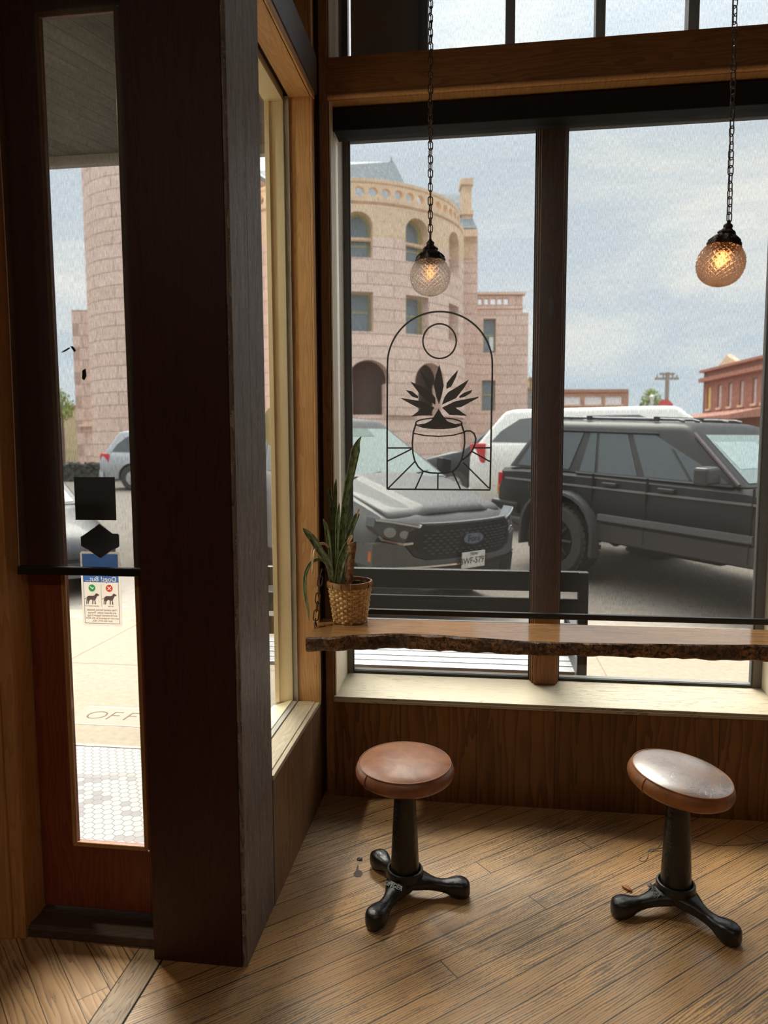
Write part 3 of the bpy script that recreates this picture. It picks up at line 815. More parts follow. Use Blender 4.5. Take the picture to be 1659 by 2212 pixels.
def stool(label, x, y, foot_deg, seat_tilt, tilt_dir, seat_m, side_m, letter_deg, brand_leg):
    st = empty('bar_stool', (x, y, 0)); tag(st, label, 'stool', 'cast-iron stools with leather seats')
    # --- base: hub ring and three flowing legs ending in bulbous feet
    hub = MB().lathe([(.050, .060), (.064, .072), (.066, .082), (.0635, .092), (.0645, .099), (.062, .104), (.057, .105), (.051, .098), (.048, .07), (.050, .060)], 40, capends=False)
    obj('hub', hub, M_IRON, st, world=False, smooth=50)
    for k, a in enumerate(foot_deg):
        a = R(a); secs = []
        #        dist  zmid  half-width  half-height
        for d_, zc, hw, hh in ((.020, .066, .056, .026), (.045, .064, .052, .026), (.068, .058, .040, .0245), (.090, .050, .028, .022), (.110, .044, .0225, .0205), (.130, .040, .0225, .0205),
                               (.150, .037, .0265, .0235), (.168, .0345, .0320, .0285), (.186, .033, .0350, .0330), (.203, .0325, .0345, .0325), (.217, .031, .0295, .0300), (.226, .029, .0210, .0255), (.230, .028, .0095, .018)):
            ring = []
            for j in range(20):
                t_ = 2*math.pi*j/20; c_, s_ = math.cos(t_), math.sin(t_)
                e = .62 if d_ > .15 else .8
                yy = hw*math.copysign(abs(c_)**e, c_); zz = hh*math.copysign(abs(s_)**e, s_)
                if s_ < 0 and d_ > .16: zz = max(zz, -zc+.0005)
                px_, py_, pz_ = d_, yy, zc+zz
                ring.append((px_*math.cos(a)-py_*math.sin(a), px_*math.sin(a)+py_*math.cos(a), max(.0004, pz_)))
            secs.append(ring)
        leg = obj('leg', MB().loft(secs), M_IRON, st, world=False, smooth=60)
        if k == brand_leg:
            ca, sa = math.cos(a), math.sin(a)
            fm = frame_mat((.079*ca, .079*sa, .0790), (-sa, ca, 0), (-ca*.88, -sa*.88, .48))
            obj('lettering', text_mb('SINGER', .021, fm, .0022, spacing=1.0, bold=.0006), M_IRON, leg, world=False)
    # --- tapered column with worn raised lettering down one side
    col = obj('column', MB().lathe([(.0500, .088), (.0500, .110), (.0480, .160), (.0440, .250), (.0385, .350), (.0345, .430), (.0340, .446)], 48), M_IRON, st, world=False, smooth=50)
    word = 'Singer Mfg Co'
    a = R(letter_deg)
    z = .395; lm = MB()
    for chx in word+' ':
        if chx == ' ':
            obj('lettering', lm, M_RAISED, col, world=False); lm = MB()
        else:
            rr = .0500 - (.0500-.0345)*((z-.10)/.33) + .0004
            fm = frame_mat((rr*math.cos(a), rr*math.sin(a), z), (0, 0, -1), (-math.sin(a), math.cos(a), 0))
            tm = text_mb(chx, .026, fm, .0022)
            lm.add(tm.v, tm.f)
        z -= .0205
    # --- seat: padded round cushion with a piped seam and a separate side band
    td = R(tilt_dir)
    axis = Vector((-math.sin(td), math.cos(td), 0))
    q = Matrix.Rotation(seat_tilt, 3, axis)
    def xf(v):
        v = Vector(v)-Vector((0, 0, .446)); return q @ v + Vector((0, 0, .446))
    def wob(mb, amp):
        def fn(v):
            n_ = noise.noise(Vector((v.x*11, v.y*11, v.z*9+x)))
            return (v.x*(1+amp*.5*n_), v.y*(1+amp*.5*n_), v.z + (.003*n_*amp*10 if v.z > .49 else 0))
        return mb.xf(fn).xf(xf)
    topm = MB().lathe([(.0005, .5185), (.03, .5180), (.06, .5165), (.09, .5135), (.115, .5095), (.135, .5050), (.150, .5000), (.159, .4950)], 72, capends=False)
    side = MB().lathe([(.159, .4950), (.1635, .4905), (.1695, .481), (.1725, .470), (.1720, .459), (.168, .449), (.160, .4425), (.140, .4400), (.0005, .4395)], 72, capends=False)
    pipe = MB().tube([(.1605*math.cos(2*math.pi*k/90), .1605*math.sin(2*math.pi*k/90), .4945) for k in range(90)], .0028, 8, closed=True)
    cush = obj('seat', wob(topm, .02), seat_m, st, world=False, smooth=60)
    obj('side_band', wob(side, .02), side_m, cush, world=False, smooth=60)
    obj('piping', wob(pipe, .02), side_m, cush, world=False, smooth=60)
    sm = MB()
    aa = R(letter_deg-8)
    pts = [(r_*math.cos(aa), r_*math.sin(aa), z_) for r_, z_ in ((.1605, .4945), (.1648, .4905), (.1708, .481), (.1738, .470), (.1733, .459), (.1693, .449), (.161, .4420))]
    sm.tube(pts, .0022, 6)
    obj('seam', wob(sm, .02), side_m, cush, world=False, smooth=60)
    obj('seat_plate', MB().lathe([(.05, .434), (.05, .4445), (.0005, .4450)], 32), M_IRON, st, world=False)
    return st
stool('low iron stool with smooth brown leather seat, nearer the plant', .445, -.690, (126, 246, 6), R(1.0), -90, L_TAN, L_TSIDE, -128, 1)
stool('low iron stool with cracked pale-shining leather seat tilted to one side', 1.375, -.655, (196, 312, 74), R(8.0), -18, L_CRACK, L_SIDE, -140, 0)

# ================================================================== potted snake plant on the shelf
PX, PY, PZ = .138, -.052, .8305
pl = empty('potted_snake_plant', (PX, PY, PZ)); tag(pl, 'spiky snake plant in a woven straw basket on the shelf end', 'plant')
m, t, b = newmat('woven_straw')
gp = t.nodes.new('ShaderNodeTexCoord'); n1 = noise_n(t, gp.outputs['Object'], 26, 3, .5); n2 = noise_n(t, gp.outputs['Object'], 140, 3, .6)
c = mix_n(t, ramp_n(t, n1, .4, .62), (.80, .57, .27), (.58, .36, .15)); c = mix_n(t, ramp_n(t, n2, .5, .75), c, (.42, .25, .11))
t.links.new(c, b.inputs['Base Color']); b.inputs['Roughness'].default_value = .45
M_STRAW = m
M_RIM = plain('bent_cane', (.30, .155, .065), .45, var=.35, vscale=30)
bk = MB(); H = .168; RB, RT = .068, .092; ROWS = 15; NS = 26
def brad(z): return RB + (RT-RB)*(z/H)**.85
for k in range(ROWS):
    z = .006 + (H-.012)*k/(ROWS-1); pts = []
    for j in range(NS*8):
        a = 2*math.pi*j/(NS*8)
        wv = math.sin(a*NS/2 + math.pi*k)
        pts.append(((brad(z)+.0044*wv)*math.cos(a), (brad(z)+.0044*wv)*math.sin(a), z+.0008*math.sin(a*5+k*2)))
    bk.tube(pts, .0060, 6, closed=True, flat=.5)
for j in range(NS):
    a = 2*math.pi*(j+.5)/NS
    bk.tube([(brad(z)*math.cos(a), brad(z)*math.sin(a), z) for z in (0.002, H*.33, H*.66, H)], .0028, 6)
basket = obj('basket', bk, M_STRAW, pl, world=False, smooth=60, weld=False)
obj('liner', MB().lathe([(RB-.007, .002), (RT-.007, H-.006), (RT-.010, H-.006), (RB-.010, .006)], 40), plain('dark_liner', (.05, .035, .02), .8), basket, world=False, smooth=60)
rm = MB()
rm.lathe([(RT+.000, H-.012), (RT+.0065, H-.010), (RT+.0078, H+.004), (RT+.006, H+.013), (RT-.001, H+.013), (RT-.003, H+.004), (RT-.002, H-.010)], 56, capends=False)
for j in range(14):
    a = 2*math.pi*j/14
    rm.tube([((RT+d_)*math.cos(a), (RT+d_)*math.sin(a), z) for d_, z in ((.0075, H-.012), (.0095, H+.003), (.003, H+.0155), (-.004, H+.003))], .0022, 6)
obj('rim', rm, M_RIM, basket, world=False, smooth=60)
bm_ = MB(); bm_.tube([((RB+.004)*math.cos(2*math.pi*k/48), (RB+.004)*math.sin(2*math.pi*k/48), .004) for k in range(48)], .004, 8, closed=True)
obj('foot_ring', bm_, M_RIM, basket, world=False, smooth=60)
obj('soil', MB().lathe([(RT-.008, H-.035), (.05, H-.026), (.001, H-.024)], 40, capends=False), plain('potting_soil', (.03, .02, .013), .9, bump=.8, vscale=90), pl, world=False, smooth=60)

m, t, b = newmat('snake_leaf')
uvn = t.nodes.new('ShaderNodeUVMap'); sp = t.nodes.new('ShaderNodeSeparateXYZ'); t.links.new(uvn.outputs[0], sp.inputs[0])
band = noise_n(t, comb(t, math_n(t, 'MULTIPLY', sp.outputs[0], 2.6), math_n(t, 'MULTIPLY', sp.outputs[1], 34), 0), 1.0, 4, .6, .6)
c = mix_n(t, ramp_n(t, band, .42, .60), (.17, .24, .12), (.02, .05, .022))
edge = ramp_n(t, math_n(t, 'ABSOLUTE', math_n(t, 'SUBTRACT', sp.outputs[0], .5)), .455, .48)
c = mix_n(t, math_n(t, 'MULTIPLY', edge, .55), c, (.45, .44, .22))
t.links.new(c, b.inputs['Base Color']); b.inputs['Roughness'].default_value = .32; b.inputs['Specular IOR Level'].default_value = .5
M_LEAF = m
M_DRY = plain('dried_leaf', (.62, .45, .30), .7, var=.3, vscale=30)
def leaf(name, pix, wpx, y0, y1, mat=None, fold=.25, prof=None, tip=None, twist=0.0):
    """a strap leaf: mid-rib traced in the plane of the plant, swept with a folded cross-section"""
    S = 4.425; pts = []
    n0 = len(pix)
    for i, (a, c_) in enumerate(pix):
        yy = y0+(y1-y0)*i/(n0-1); pts.append(on_y(620+a/S, 920+c_/S, yy))
    # smooth the polyline
    fine = []
    P_ = [pts[0]]+pts+[pts[-1]]
    for i in range(1, len(P_)-2):
        for k in range(8):
            t_ = k/8; a, b_, c_, d_ = P_[i-1], P_[i], P_[i+1], P_[i+2]
            fine.append(.5*((2*b_)+(c_-a)*t_+(2*a-5*b_+4*c_-d_)*t_*t_+(3*b_-a-3*c_+d_)*t_**3))
    fine.append(pts[-1]); N = len(fine)
    w = wpx/S*3.0/FPX/2*1.02
    vs, fs, uv = [], [], []
    L = 0; K = 7
    for i, p in enumerate(fine):
        if i: L += (p-fine[i-1]).length
        d = (fine[min(i+1, N-1)]-fine[max(i-1, 0)]).normalized()
        side = d.cross(Vector((0, -1, 0))).normalized()
        nrm = side.cross(d).normalized()
        s_ = i/(N-1)
        wd = w*(prof(s_) if prof else min(1, .55+.9*s_)*(1-max(0, (s_-.55)/.45)**2.2))
        wd = max(wd, .0006)
        tw = twist*s_
        sd = side*math.cos(tw)+nrm*math.sin(tw); nn_ = nrm*math.cos(tw)-side*math.sin(tw)
        for k in range(K):
            q = 2*k/(K-1)-1
            vs.append(p + sd*(q*wd) - nn_*((1-q*q)*wd*fold)); uv.append((k/(K-1), L*1.0))
    for i in range(N-1):
        for k in range(K-1): a = i*K+k; fs.append((a, a+1, a+K+1, a+K))
    mb = MB(); mb.add(vs, fs)
    o = obj(name, mb, mat or M_LEAF, pl, smooth=70, weld=False)
    ul = o.data.uv_layers.new(name='UVMap')
    for lp in o.data.loops: ul.data[lp.index].uv = uv[lp.vertex_index]
    sd = o.modifiers.new('thickness', 'SOLIDIFY'); sd.thickness = .0022; sd.offset = 0
    return o
blade = lambda s: min(1, .62+.85*s)*(1-max(0, (s-.50)/.50)**1.7)
leaf('leaf', [(505, 1540), (515, 1250), (540, 900), (575, 620), (625, 380), (655, 230), (680, 150), (712, 98)], 98, -.05, -.03, prof=lambda s: (.50+.65*s if s < .72 else .97*(1-((s-.72)/.28)**.75)), fold=.16, twist=.3)
leaf('leaf', [(470, 1540), (462, 1200), (456, 850), (460, 650), (470, 505)], 46, -.04, -.02)
leaf('leaf', [(445, 1540), (440, 1150), (425, 800), (405, 660), (393, 585)], 46, -.03, -.01, prof=lambda s: (.7+.4*s)*(1 if s < .9 else 1-((s-.9)/.1)**1.6))
leaf('leaf', [(430, 1540), (415, 1250), (395, 1080), (372, 960), (345, 890)], 44, -.07, -.09)
leaf('leaf', [(482, 1540), (480, 1150), (486, 900), (499, 735)], 42, -.08, -.085)
leaf('leaf', [(440, 1540), (400, 1330), (330, 1220), (245, 1085), (150, 975)], 74, -.085, -.20, prof=lambda s: min(1, .6+s)*(1 if s < .72 else 1-((s-.72)/.28)**2.2))
leaf('leaf', [(425, 1540), (405, 1380), (360, 1300), (295, 1277), (225, 1315), (176, 1420), (168, 1560), (188, 1690), (205, 1790), (208, 1862)], 34, -.085, -.21, fold=.3)
leaf('leaf', [(512, 1540), (528, 1100), (570, 960), (605, 870), (619, 805)], 34, -.03, 0.0)
leaf('leaf', [(525, 1540), (550, 1190), (600, 1030), (655, 880), (684, 838)], 52, -.06, -.05, prof=lambda s: min(1, .7+.5*s)*(1 if s < .8 else 1-.5*((s-.8)/.2)))
leaf('dry_leaf_tip', [(672, 870), (680, 820), (690, 785)], 20, -.052, -.05, M_DRY)
leaf('leaf', [(480, 1560), (500, 1400), (530, 1270), (570, 1160), (596, 1105)], 92, -.10, -.11, prof=lambda s: (.72+.3*s if s < .6 else .9-.45*((s-.6)/.4)), fold=.35)
leaf('dry_leaf_tip', [(583, 1135), (600, 1085), (628, 1045)], 34, -.111, -.115, M_DRY)
leaf('dry_leaf', [(400, 1165), (365, 1130), (322, 1128), (280, 1150), (250, 1195), (243, 1290), (240, 1415)], 30, -.10, -.20, M_DRY, fold=.5)
# cut piece of wood standing in the pot
a, b_ = on_y(620+578/4.425, 920+1560/4.425, -.085), on_y(620+626/4.425, 920+1112/4.425, -.105)
stk = MB(); secs = []
for i in range(9):
    p = a.lerp(b_, i/8); ring = []
    for k in range(10):
        an = 2*math.pi*k/10; rr = .0185*(1+.18*noise.noise(Vector((k*1.3, i*.9, 2))))
        ring.append((p.x+rr*math.cos(an), p.y+rr*.55*math.sin(an), p.z+.004*math.cos(an)*(i == 8)))
    secs.append(ring)
obj('wood_stake', stk.loft(secs), plain('old_stake', (.24, .14, .08), .7, var=.75, vscale=70, bump=.8), pl, smooth=40)

# chain that carries the end of the shelf
ch = empty('shelf_chain', (.03, -.13, .83)); tag(ch, 'rusty link chain carrying the left shelf end, beside the straw basket', 'chain')
S = 4.425
path = [on_y(620+a/S, 920+c_/S, yy) for a, c_, yy in ((263, 1935, -.175), (285, 1750, -.150), (300, 1600, -.12), (320, 1440, -.09), (340, 1330, -.06), (372, 1150, -.012))]
c_ = MB(); chain(c_, path, L=.047, w=.0105, r=.0026, pitch=.035, n=8, jit=.1)
obj('links', c_, plain('rusty_chain', (.10, .06, .042), .5, metal=.7, var=.5, vscale=80), ch, smooth=60)
hk = MB(); p = path[0]
hk.tube([(p.x, p.y, .834), (p.x, p.y, .848), (p.x+.004, p.y, .856), (p.x+.008, p.y, .848), (p.x+.008, p.y, .834)], .0025, 8); obj('hook', hk, M_BLACKMETAL, ch, smooth=60); hk = MB()
p = path[-1]; hk.tube([(p.x, p.y-.002, p.z+.012), (p.x+.002, .012, p.z+.014)], .003, 8)
obj('hook', hk, M_BLACKMETAL, ch, smooth=60)

# ================================================================== small things on the floor
bc = empty('bead_chain', (1.42, -.22, 0)); tag(bc, 'thin metal ball chain lying on the floor behind the right stool', 'chain')
c_ = MB()
path = [(1.330, -.343), (1.320, -.352), (1.319, -.364), (1.328, -.370), (1.340, -.366), (1.352, -.345), (1.361, -.322), (1.362, -.302), (1.372, -.288), (1.392, -.276), (1.412, -.262), (1.424, -.245), (1.431, -.226), (1.424, -.210), (1.427, -.195), (1.446, -.190), (1.50, -.185), (1.558, -.186), (1.603, -.199), (1.642, -.216), (1.70, -.211), (1.765, -.197), (1.862, -.156), (1.97, -.10), (2.1, -.05)]
path2 = [(1.364, -.299), (1.385, -.290), (1.405, -.272), (1.431, -.262), (1.450, -.268), (1.441, -.282), (1.412, -.287), (1.380, -.292)]
for pth in (path, path2):
    V = [Vector((a, b_, .0022)) for a, b_ in pth]; acc = 0
    for i in range(len(V)-1):
        seg = (V[i+1]-V[i]).length; s_ = -acc
        while s_ < seg:
            if s_ >= 0:
                q = V[i].lerp(V[i+1], s_/seg)
                c_.lathe([(.0001, -.0020), (.0015, -.0013), (.0021, 0), (.0015, .0013), (.0001, .0020)], 6, tuple(q))
            s_ += .0056
        acc = seg-(s_-.0056) if s_ > 0 else acc+seg
        acc = acc % .0056
    c_.tube([(v.x, v.y, .0022) for v in V], .0006, 4)
obj('beads', c_, plain('dull_nickel', (.50, .43, .37), .35, metal=.9), bc, smooth=60, weld=False)
lf = MB(); vs = []
for i in range(7):
    s_ = i/6; w_ = .011*math.sin(math.pi*min(.97, s_+.03))**.7
    for q in (-1, 0, 1): vs.append((1.220+.030*s_+q*w_*.55, -.538-.034*s_+q*w_*.6, .0035+.006*abs(q)*s_+.003*math.sin(s_*4)))
fs = [(i*3+k, i*3+k+1, i*3+k+4, i*3+k+3) for i in range(6) for k in range(2)]
lf.add(vs, fs); o = obj('fallen_leaf', lf, plain('rust_leaf', (.42, .16, .055), .7, var=.4, vscale=60), smooth=60)
sd = o.modifiers.new('thickness', 'SOLIDIFY'); sd.thickness = .0015; sd.offset = 1
tag(o, 'small curled rust-brown leaf by the right stool foot', 'leaf')
pb = MB().lathe([(.0005, 0), (.0085, .001), (.0095, .003), (.006, .006), (.0005, .007)], 14, (.248, -.492, .0002)); pb.xf(lambda v: (.248+(v.x-.248)*1.2, v.y*1.0, v.z))
tag(obj('pebble', pb, plain('black_scrap', (.012, .012, .013), .4), smooth=60), 'tiny black scrap lying on the floor left of the smooth-seated stool', 'scrap')
sp_ = MB(); pts = [(.246, -.525), (.252, -.540), (.253, -.558), (.268, -.566), (.275, -.585), (.268, -.602), (.255, -.606), (.243, -.598), (.240, -.582), (.246, -.566), (.245, -.545)]
sp_.prism(pts, 'z', .0004, .0009)
tag(obj('floor_stain', sp_, plain('dried_spill', (.06, .028, .018), .6), smooth=None), 'dark dried spill on the floorboards left of the smooth-seated stool', 'stain')

# ================================================================== vinyl emblem on the big window
def trans(name, col, tcol, mixf=.5, clear=0.0):
    m, t, b = newmat(name)
    d_ = t.nodes.new('ShaderNodeBsdfDiffuse'); d_.inputs['Color'].default_value = (*col, 1)
    tl = t.nodes.new('ShaderNodeBsdfTranslucent'); tl.inputs['Color'].default_value = (*tcol, 1)
    mx = t.nodes.new('ShaderNodeMixShader'); mx.inputs[0].default_value = mixf
    t.links.new(d_.outputs[0], mx.inputs[1]); t.links.new(tl.outputs[0], mx.inputs[2])
    tr = t.nodes.new('ShaderNodeBsdfTransparent'); tr.inputs['Color'].default_value = (*tcol, 1)
    m2 = t.nodes.new('ShaderNodeMixShader'); m2.inputs[0].default_value = clear
    t.links.new(mx.outputs[0], m2.inputs[1]); t.links.new(tr.outputs[0], m2.inputs[2]); t.links.new(m2.outputs[0], t.nodes['Material Output'].inputs['Surface'])
    return m
M_VINYL = trans('taupe_vinyl', (.16, .135, .105), (.15, .125, .097), .55)
GY = .2965
def G(px, py): p = on_y(820+px/5.396, 660+py/5.396, GY); return (p.x, p.z)
def ribbon(mb, pts, w, closed=False):
    """flat line of constant width lying on the glass"""
    pts = [Vector((p[0], p[1])) for p in pts]; N = len(pts); L_, R_ = [], []
    for i, p in enumerate(pts):
        if closed: d = pts[(i+1) % N]-pts[i-1]
        else: d = pts[min(i+1, N-1)]-pts[max(i-1, 0)]
        d.normalize(); n = Vector((-d.y, d.x))
        L_.append(p+n*w/2); R_.append(p-n*w/2)
    M = N if closed else N-1
    for i in range(M):
        j = (i+1) % N
        mb.prism([L_[i], R_[i], R_[j], L_[j]], 'y', GY-.0004, GY+.0004)
LW = .0078
de = empty('window_decal', (.515, GY, 1.75)); tag(de, 'arched line emblem of an agave growing out of a coffee cup, stuck on the window', 'decal')
fr = MB()
arch = [G(1290, 2140), G(1318, 720), G(1312, 620)]
cx, cy, rx, ry = 703, 690, 612, 620
arc = [G(cx+rx*math.cos(R(a)), cy-ry*math.sin(R(a))) for a in range(4, 178, 4)]
ribbon(fr, [G(1288, 2142), G(1300, 1500), G(1314, 800)] + arc + [G(90, 760), G(88, 1400), G(88, 2140)], LW*1.05)
ribbon(fr, [G(88, 2140), G(1290, 2150)], LW)
obj('arch_outline', fr, M_VINYL, de)
s_ = MB(); ribbon(s_, [G(699+194*math.cos(R(a)), 415-202*math.sin(R(a))) for a in range(0, 360, 8)], LW*.95, True)
obj('sun_ring', s_, M_VINYL, de)
agave = [
 [(695, 686), (718, 770), (748, 930), (730, 1030), (692, 1150), (660, 1060), (632, 930), (655, 810)],
 [(474, 757), (540, 830), (603, 905), (606, 975), (545, 940), (510, 860)],
 [(916, 746), (893, 830), (835, 945), (778, 972), (780, 905), (840, 830)],
 [(355, 885), (520, 955), (600, 1010), (650, 1080), (652, 1155), (520, 1085), (460, 1020)],
 [(1044, 860), (985, 960), (890, 1080), (724, 1158), (760, 1060), (800, 1010), (900, 950)],
 [(303, 985), (380, 1000), (452, 1060), (445, 1082), (380, 1062)],
 [(1082, 982), (1062, 1020), (990, 1065), (930, 1078), (928, 1056), (985, 1015)],
 [(235, 1075), (420, 1105), (490, 1115), (640, 1190), (575, 1275), (370, 1293), (440, 1240), (490, 1195), (440, 1188), (330, 1130)],
 [(1152, 1062), (1150, 1076), (950, 1183), (886, 1192), (1022, 1286), (815, 1275), (728, 1190), (880, 1115), (1040, 1085)],
 [(688, 1200), (720, 1260), (790, 1350), (880, 1380), (960, 1370), (900, 1410), (760, 1425), (600, 1425), (500, 1410), (440, 1385), (530, 1375), (600, 1340), (650, 1265)],
]
for k, poly in enumerate(agave):
    mb = MB(); mb.prism([G(*q) for q in poly], 'y', GY-.0004, GY+.0004)
    obj('agave_leaf' if k < 9 else 'agave_stem', mb, M_VINYL, de)
cup = MB()
ribbon(cup, [G(440+120*math.cos(R(a))*1.0+250, 1365-62*math.sin(R(a))) if False else G(690+270*math.cos(R(a)), 1372-62*math.sin(R(a))) for a in range(0, 360, 8)], LW*.8, True)
ribbon(cup, [G(425, 1375), G(392, 1480), G(382, 1600), G(388, 1720), G(412, 1815), G(450, 1880), G(505, 1930), G(590, 1950), G(690, 1955), G(790, 1950), G(862, 1930), G(910, 1880), G(955, 1800), G(978, 1700), G(992, 1600), G(988, 1490), G(950, 1370)], LW)
ribbon(cup, [G(390, 1488), G(520, 1515), G(690, 1525), G(860, 1512), G(985, 1478)], LW*.8)
obj('cup', cup, M_VINYL, de)
hd = MB(); ribbon(hd, [G(975, 1480), G(1010, 1462), G(1060, 1462), G(1100, 1490), G(1122, 1550), G(1112, 1620), G(1080, 1690), G(1030, 1750), G(965, 1800)], LW)
obj('cup_handle', hd, M_VINYL, de)
for a, b_ in (((90, 1660), (375, 1660)), ((95, 1812), (375, 1672)), ((100, 2130), (415, 1815)), ((415, 2140), (508, 1935)), ((678, 2145), (680, 1955)), ((945, 2148), (850, 1935)),
              ((1275, 2130), (975, 1830)), ((1285, 1818), (1075, 1700)), ((1300, 1658), (1090, 1658))):
    r_ = MB(); ribbon(r_, [G(*a), G(*b_)], LW*.9); obj('ray', r_, M_VINYL, de)

# oval sticker on the mullion, behind the cloth
ov = MB(); ov.prism([(1.0035+.0115*math.cos(R(a)), 2.206+.046*math.sin(R(a))) for a in range(0, 360, 10)], 'y', .2225, .2245)
tag(obj('oval_sticker', ov, plain('pale_sticker', (.30, .28, .25), .6)), 'small oval sticker high on the middle window post', 'sticker')

# ================================================================== stickers on the door glass
SY = -.9520
M_STK = plain('black_sticker', (.022, .018, .020), .5)
M_STK2 = plain('black_sticker_print', (.045, .040, .042), .5)
sq = empty('square_sticker', (-.522, SY, 1.433)); tag(sq, 'square dark sticker on the door glass, behind the shade', 'sticker')
obj('backing', B(-.5915, SY, 1.364, -.4525, SY+.0012, 1.502), M_STK, sq)
for s_, z_ in (('OFFICIAL', 1.436), ('MEMBER', 1.415)):
    obj('lettering', text_mb(s_, .0215, frame_mat((-.522, SY-.0004, z_), (1, 0, 0), (0, 0, 1)), .0006, bold=.0003), M_STK2, sq)
dm = empty('diamond_sticker', (-.511, SY, 1.295)); tag(dm, 'dark diamond-shaped sticker with a square tab, below the square one', 'sticker')
mb = MB(); mb.prism([(-.511, 1.352), (-.468, 1.321), (-.450, 1.321), (-.4455, 1.316), (-.4460, 1.281), (-.4505, 1.276), (-.468, 1.270), (-.484, 1.259), (-.512, 1.241), (-.555, 1.268), (-.572, 1.277), (-.577, 1.280), (-.577, 1.309), (-.565, 1.316)], 'y', SY, SY+.0012)
obj('backing', mb, M_STK, dm)

# the dog notice, seen from its back through the glass: every word is mirrored
N_PAPER = trans('notice_paper', (.8, .76, .72), (.93, .87, .80), .8, .35)
N_BLUE = trans('notice_blue', (.14, .28, .60), (.30, .48, .82), .6, .75)
N_GREEN = trans('notice_green', (.08, .40, .2), (.25, .68, .42), .6, .75)
N_RED = trans('notice_red', (.6, .1, .1), (.90, .30, .27), .6, .75)
N_INK = trans('notice_ink', (.2, .18, .19), (.40, .34, .36), .6, .7)
NY = -.9515
ns = empty('dog_notice', (-.514, NY, 1.13)); tag(ns, 'dog notice on the door glass seen from behind, its words mirrored', 'sign')
x0, x1, z0, z1 = -.582, -.446, 1.018, 1.262
def rr(x0, x1, z0, z1, r_):
    p = []
    for cx_, cz_, a0 in ((x1-r_, z1-r_, 0), (x0+r_, z1-r_, 90), (x0+r_, z0+r_, 180), (x1-r_, z0+r_, 270)):
        for k in range(6): a = R(a0+18*k); p.append((cx_+r_*math.cos(a), cz_+r_*math.sin(a)))
    return p
obj('paper', MB().prism(rr(x0, x1, z0, z1, .008), 'y', NY-.0002, NY+.0010), N_PAPER, ns)
bd = MB(); i_ = .0075; w_ = .0016
for a in ((x0+i_, z0+i_, x0+i_+w_, z1-i_), (x1-i_-w_, z0+i_, x1-i_, z1-i_), (x0+i_, z0+i_, x1-i_, z0+i_+w_)): bd.box(a[0], NY-.0005, a[1], a[2], NY-.0003, a[3])
obj('border', bd, N_BLUE, ns)
cxn = (x0+x1)/2
def mtext(lines, name, m, dy=.0009, **k):
    for s_, size, cx_, cz_ in lines:
        obj(name, text_mb(s_, size, frame_mat((cx_, NY-dy, cz_), (-1, 0, 0), (0, 0, 1)), .0002, **k), m, ns)
cxn = (x0+x1)/2
zl_, zh_ = 1.162-1.182, z1-i_-1.182                                        # the heading is left open in the blue
obj('header', pierced([(-.061, zl_), (.061, zl_), (.061, zh_), (-.061, zh_)], [], .0002, 'We LOVE\nDogs! But...', .0225, .92, frame_mat((cxn, NY-.0005, 1.182), (-1, 0, 0), (0, 0, 1))), N_BLUE, ns)
mtext([('Only trained Service Animals', .0088, cxn, 1.0705), ('are allowed inside. Therapy', .0088, cxn, 1.0615), ('and Emotional Support Dogs', .0088, cxn, 1.0525), ('are not recognized by the ADA', .0088, cxn, 1.0435), ('(nor the NYC HD).', .0088, cxn, 1.0345)], 'text_line', N_INK, bold=.00012)
mtext([('Service Animals OK', .0058, -.5475, 1.0835), ('No Pets', .0058, -.4830, 1.0835)], 'caption', N_INK, bold=.0001)
obj('divider', B(cxn-.0004, NY-.0005, 1.080, cxn+.0004, NY-.0003, 1.155), N_INK, ns)
def disc(cx_, cz_, r_, dy, m, name):
    return obj(name, MB().prism([(cx_+r_*math.cos(R(a)), cz_+r_*math.sin(R(a))) for a in range(0, 360, 12)], 'y', NY-dy, NY-dy+.0002), m, ns)
def bars(name, segs, w_, m, dy=.0009, cut=None):
    mb = MB()
    for (a, b_), (c_, d_) in segs:
        v = Vector((c_-a, d_-b_)).normalized(); n = Vector((-v.y, v.x))*w_/2
        mb.prism([(a+n.x, b_+n.y), (a-n.x, b_-n.y), (c_-n.x, d_-n.y), (c_+n.x, d_+n.y)], 'y', NY-dy, NY-dy+(.0002 if cut is None else .002))
        if cut is not None: boolean(cut, [mb], True); mb = MB()
    return obj(name, mb, m, ns) if cut is None else cut
gx, gz, rxn = -.5455, 1.1425, -.4860
rd = lambda: [(.0118*math.cos(R(a)), .0118*math.sin(R(a))) for a in range(0, 360, 12)]
tick = [(-.0066, .0012), (-.0046, .0032), (-.0012, -.0002), (.0056, .0062), (.0075, .0042), (-.0012, -.0042)]
c_, d_ = .0013, .0060
crs = [(0, c_*1.4), (d_-c_, d_+c_*.4), (d_+c_*.4, d_-c_), (c_*1.4, 0), (d_+c_*.4, -d_+c_), (d_-c_, -d_-c_*.4), (0, -c_*1.4), (-d_+c_, -d_-c_*.4), (-d_-c_*.4, -d_+c_), (-c_*1.4, 0), (-d_-c_*.4, d_-c_), (-d_+c_, d_+c_*.4)]
obj('green_disc', pierced(rd(), [tick], .0002, mat4=frame_mat((gx, NY-.0006, gz), (-1, 0, 0), (0, 0, 1))), N_GREEN, ns)
obj('red_disc', pierced(rd(), [crs], .0002, mat4=frame_mat((rxn, NY-.0006, gz), (-1, 0, 0), (0, 0, 1))), N_RED, ns)
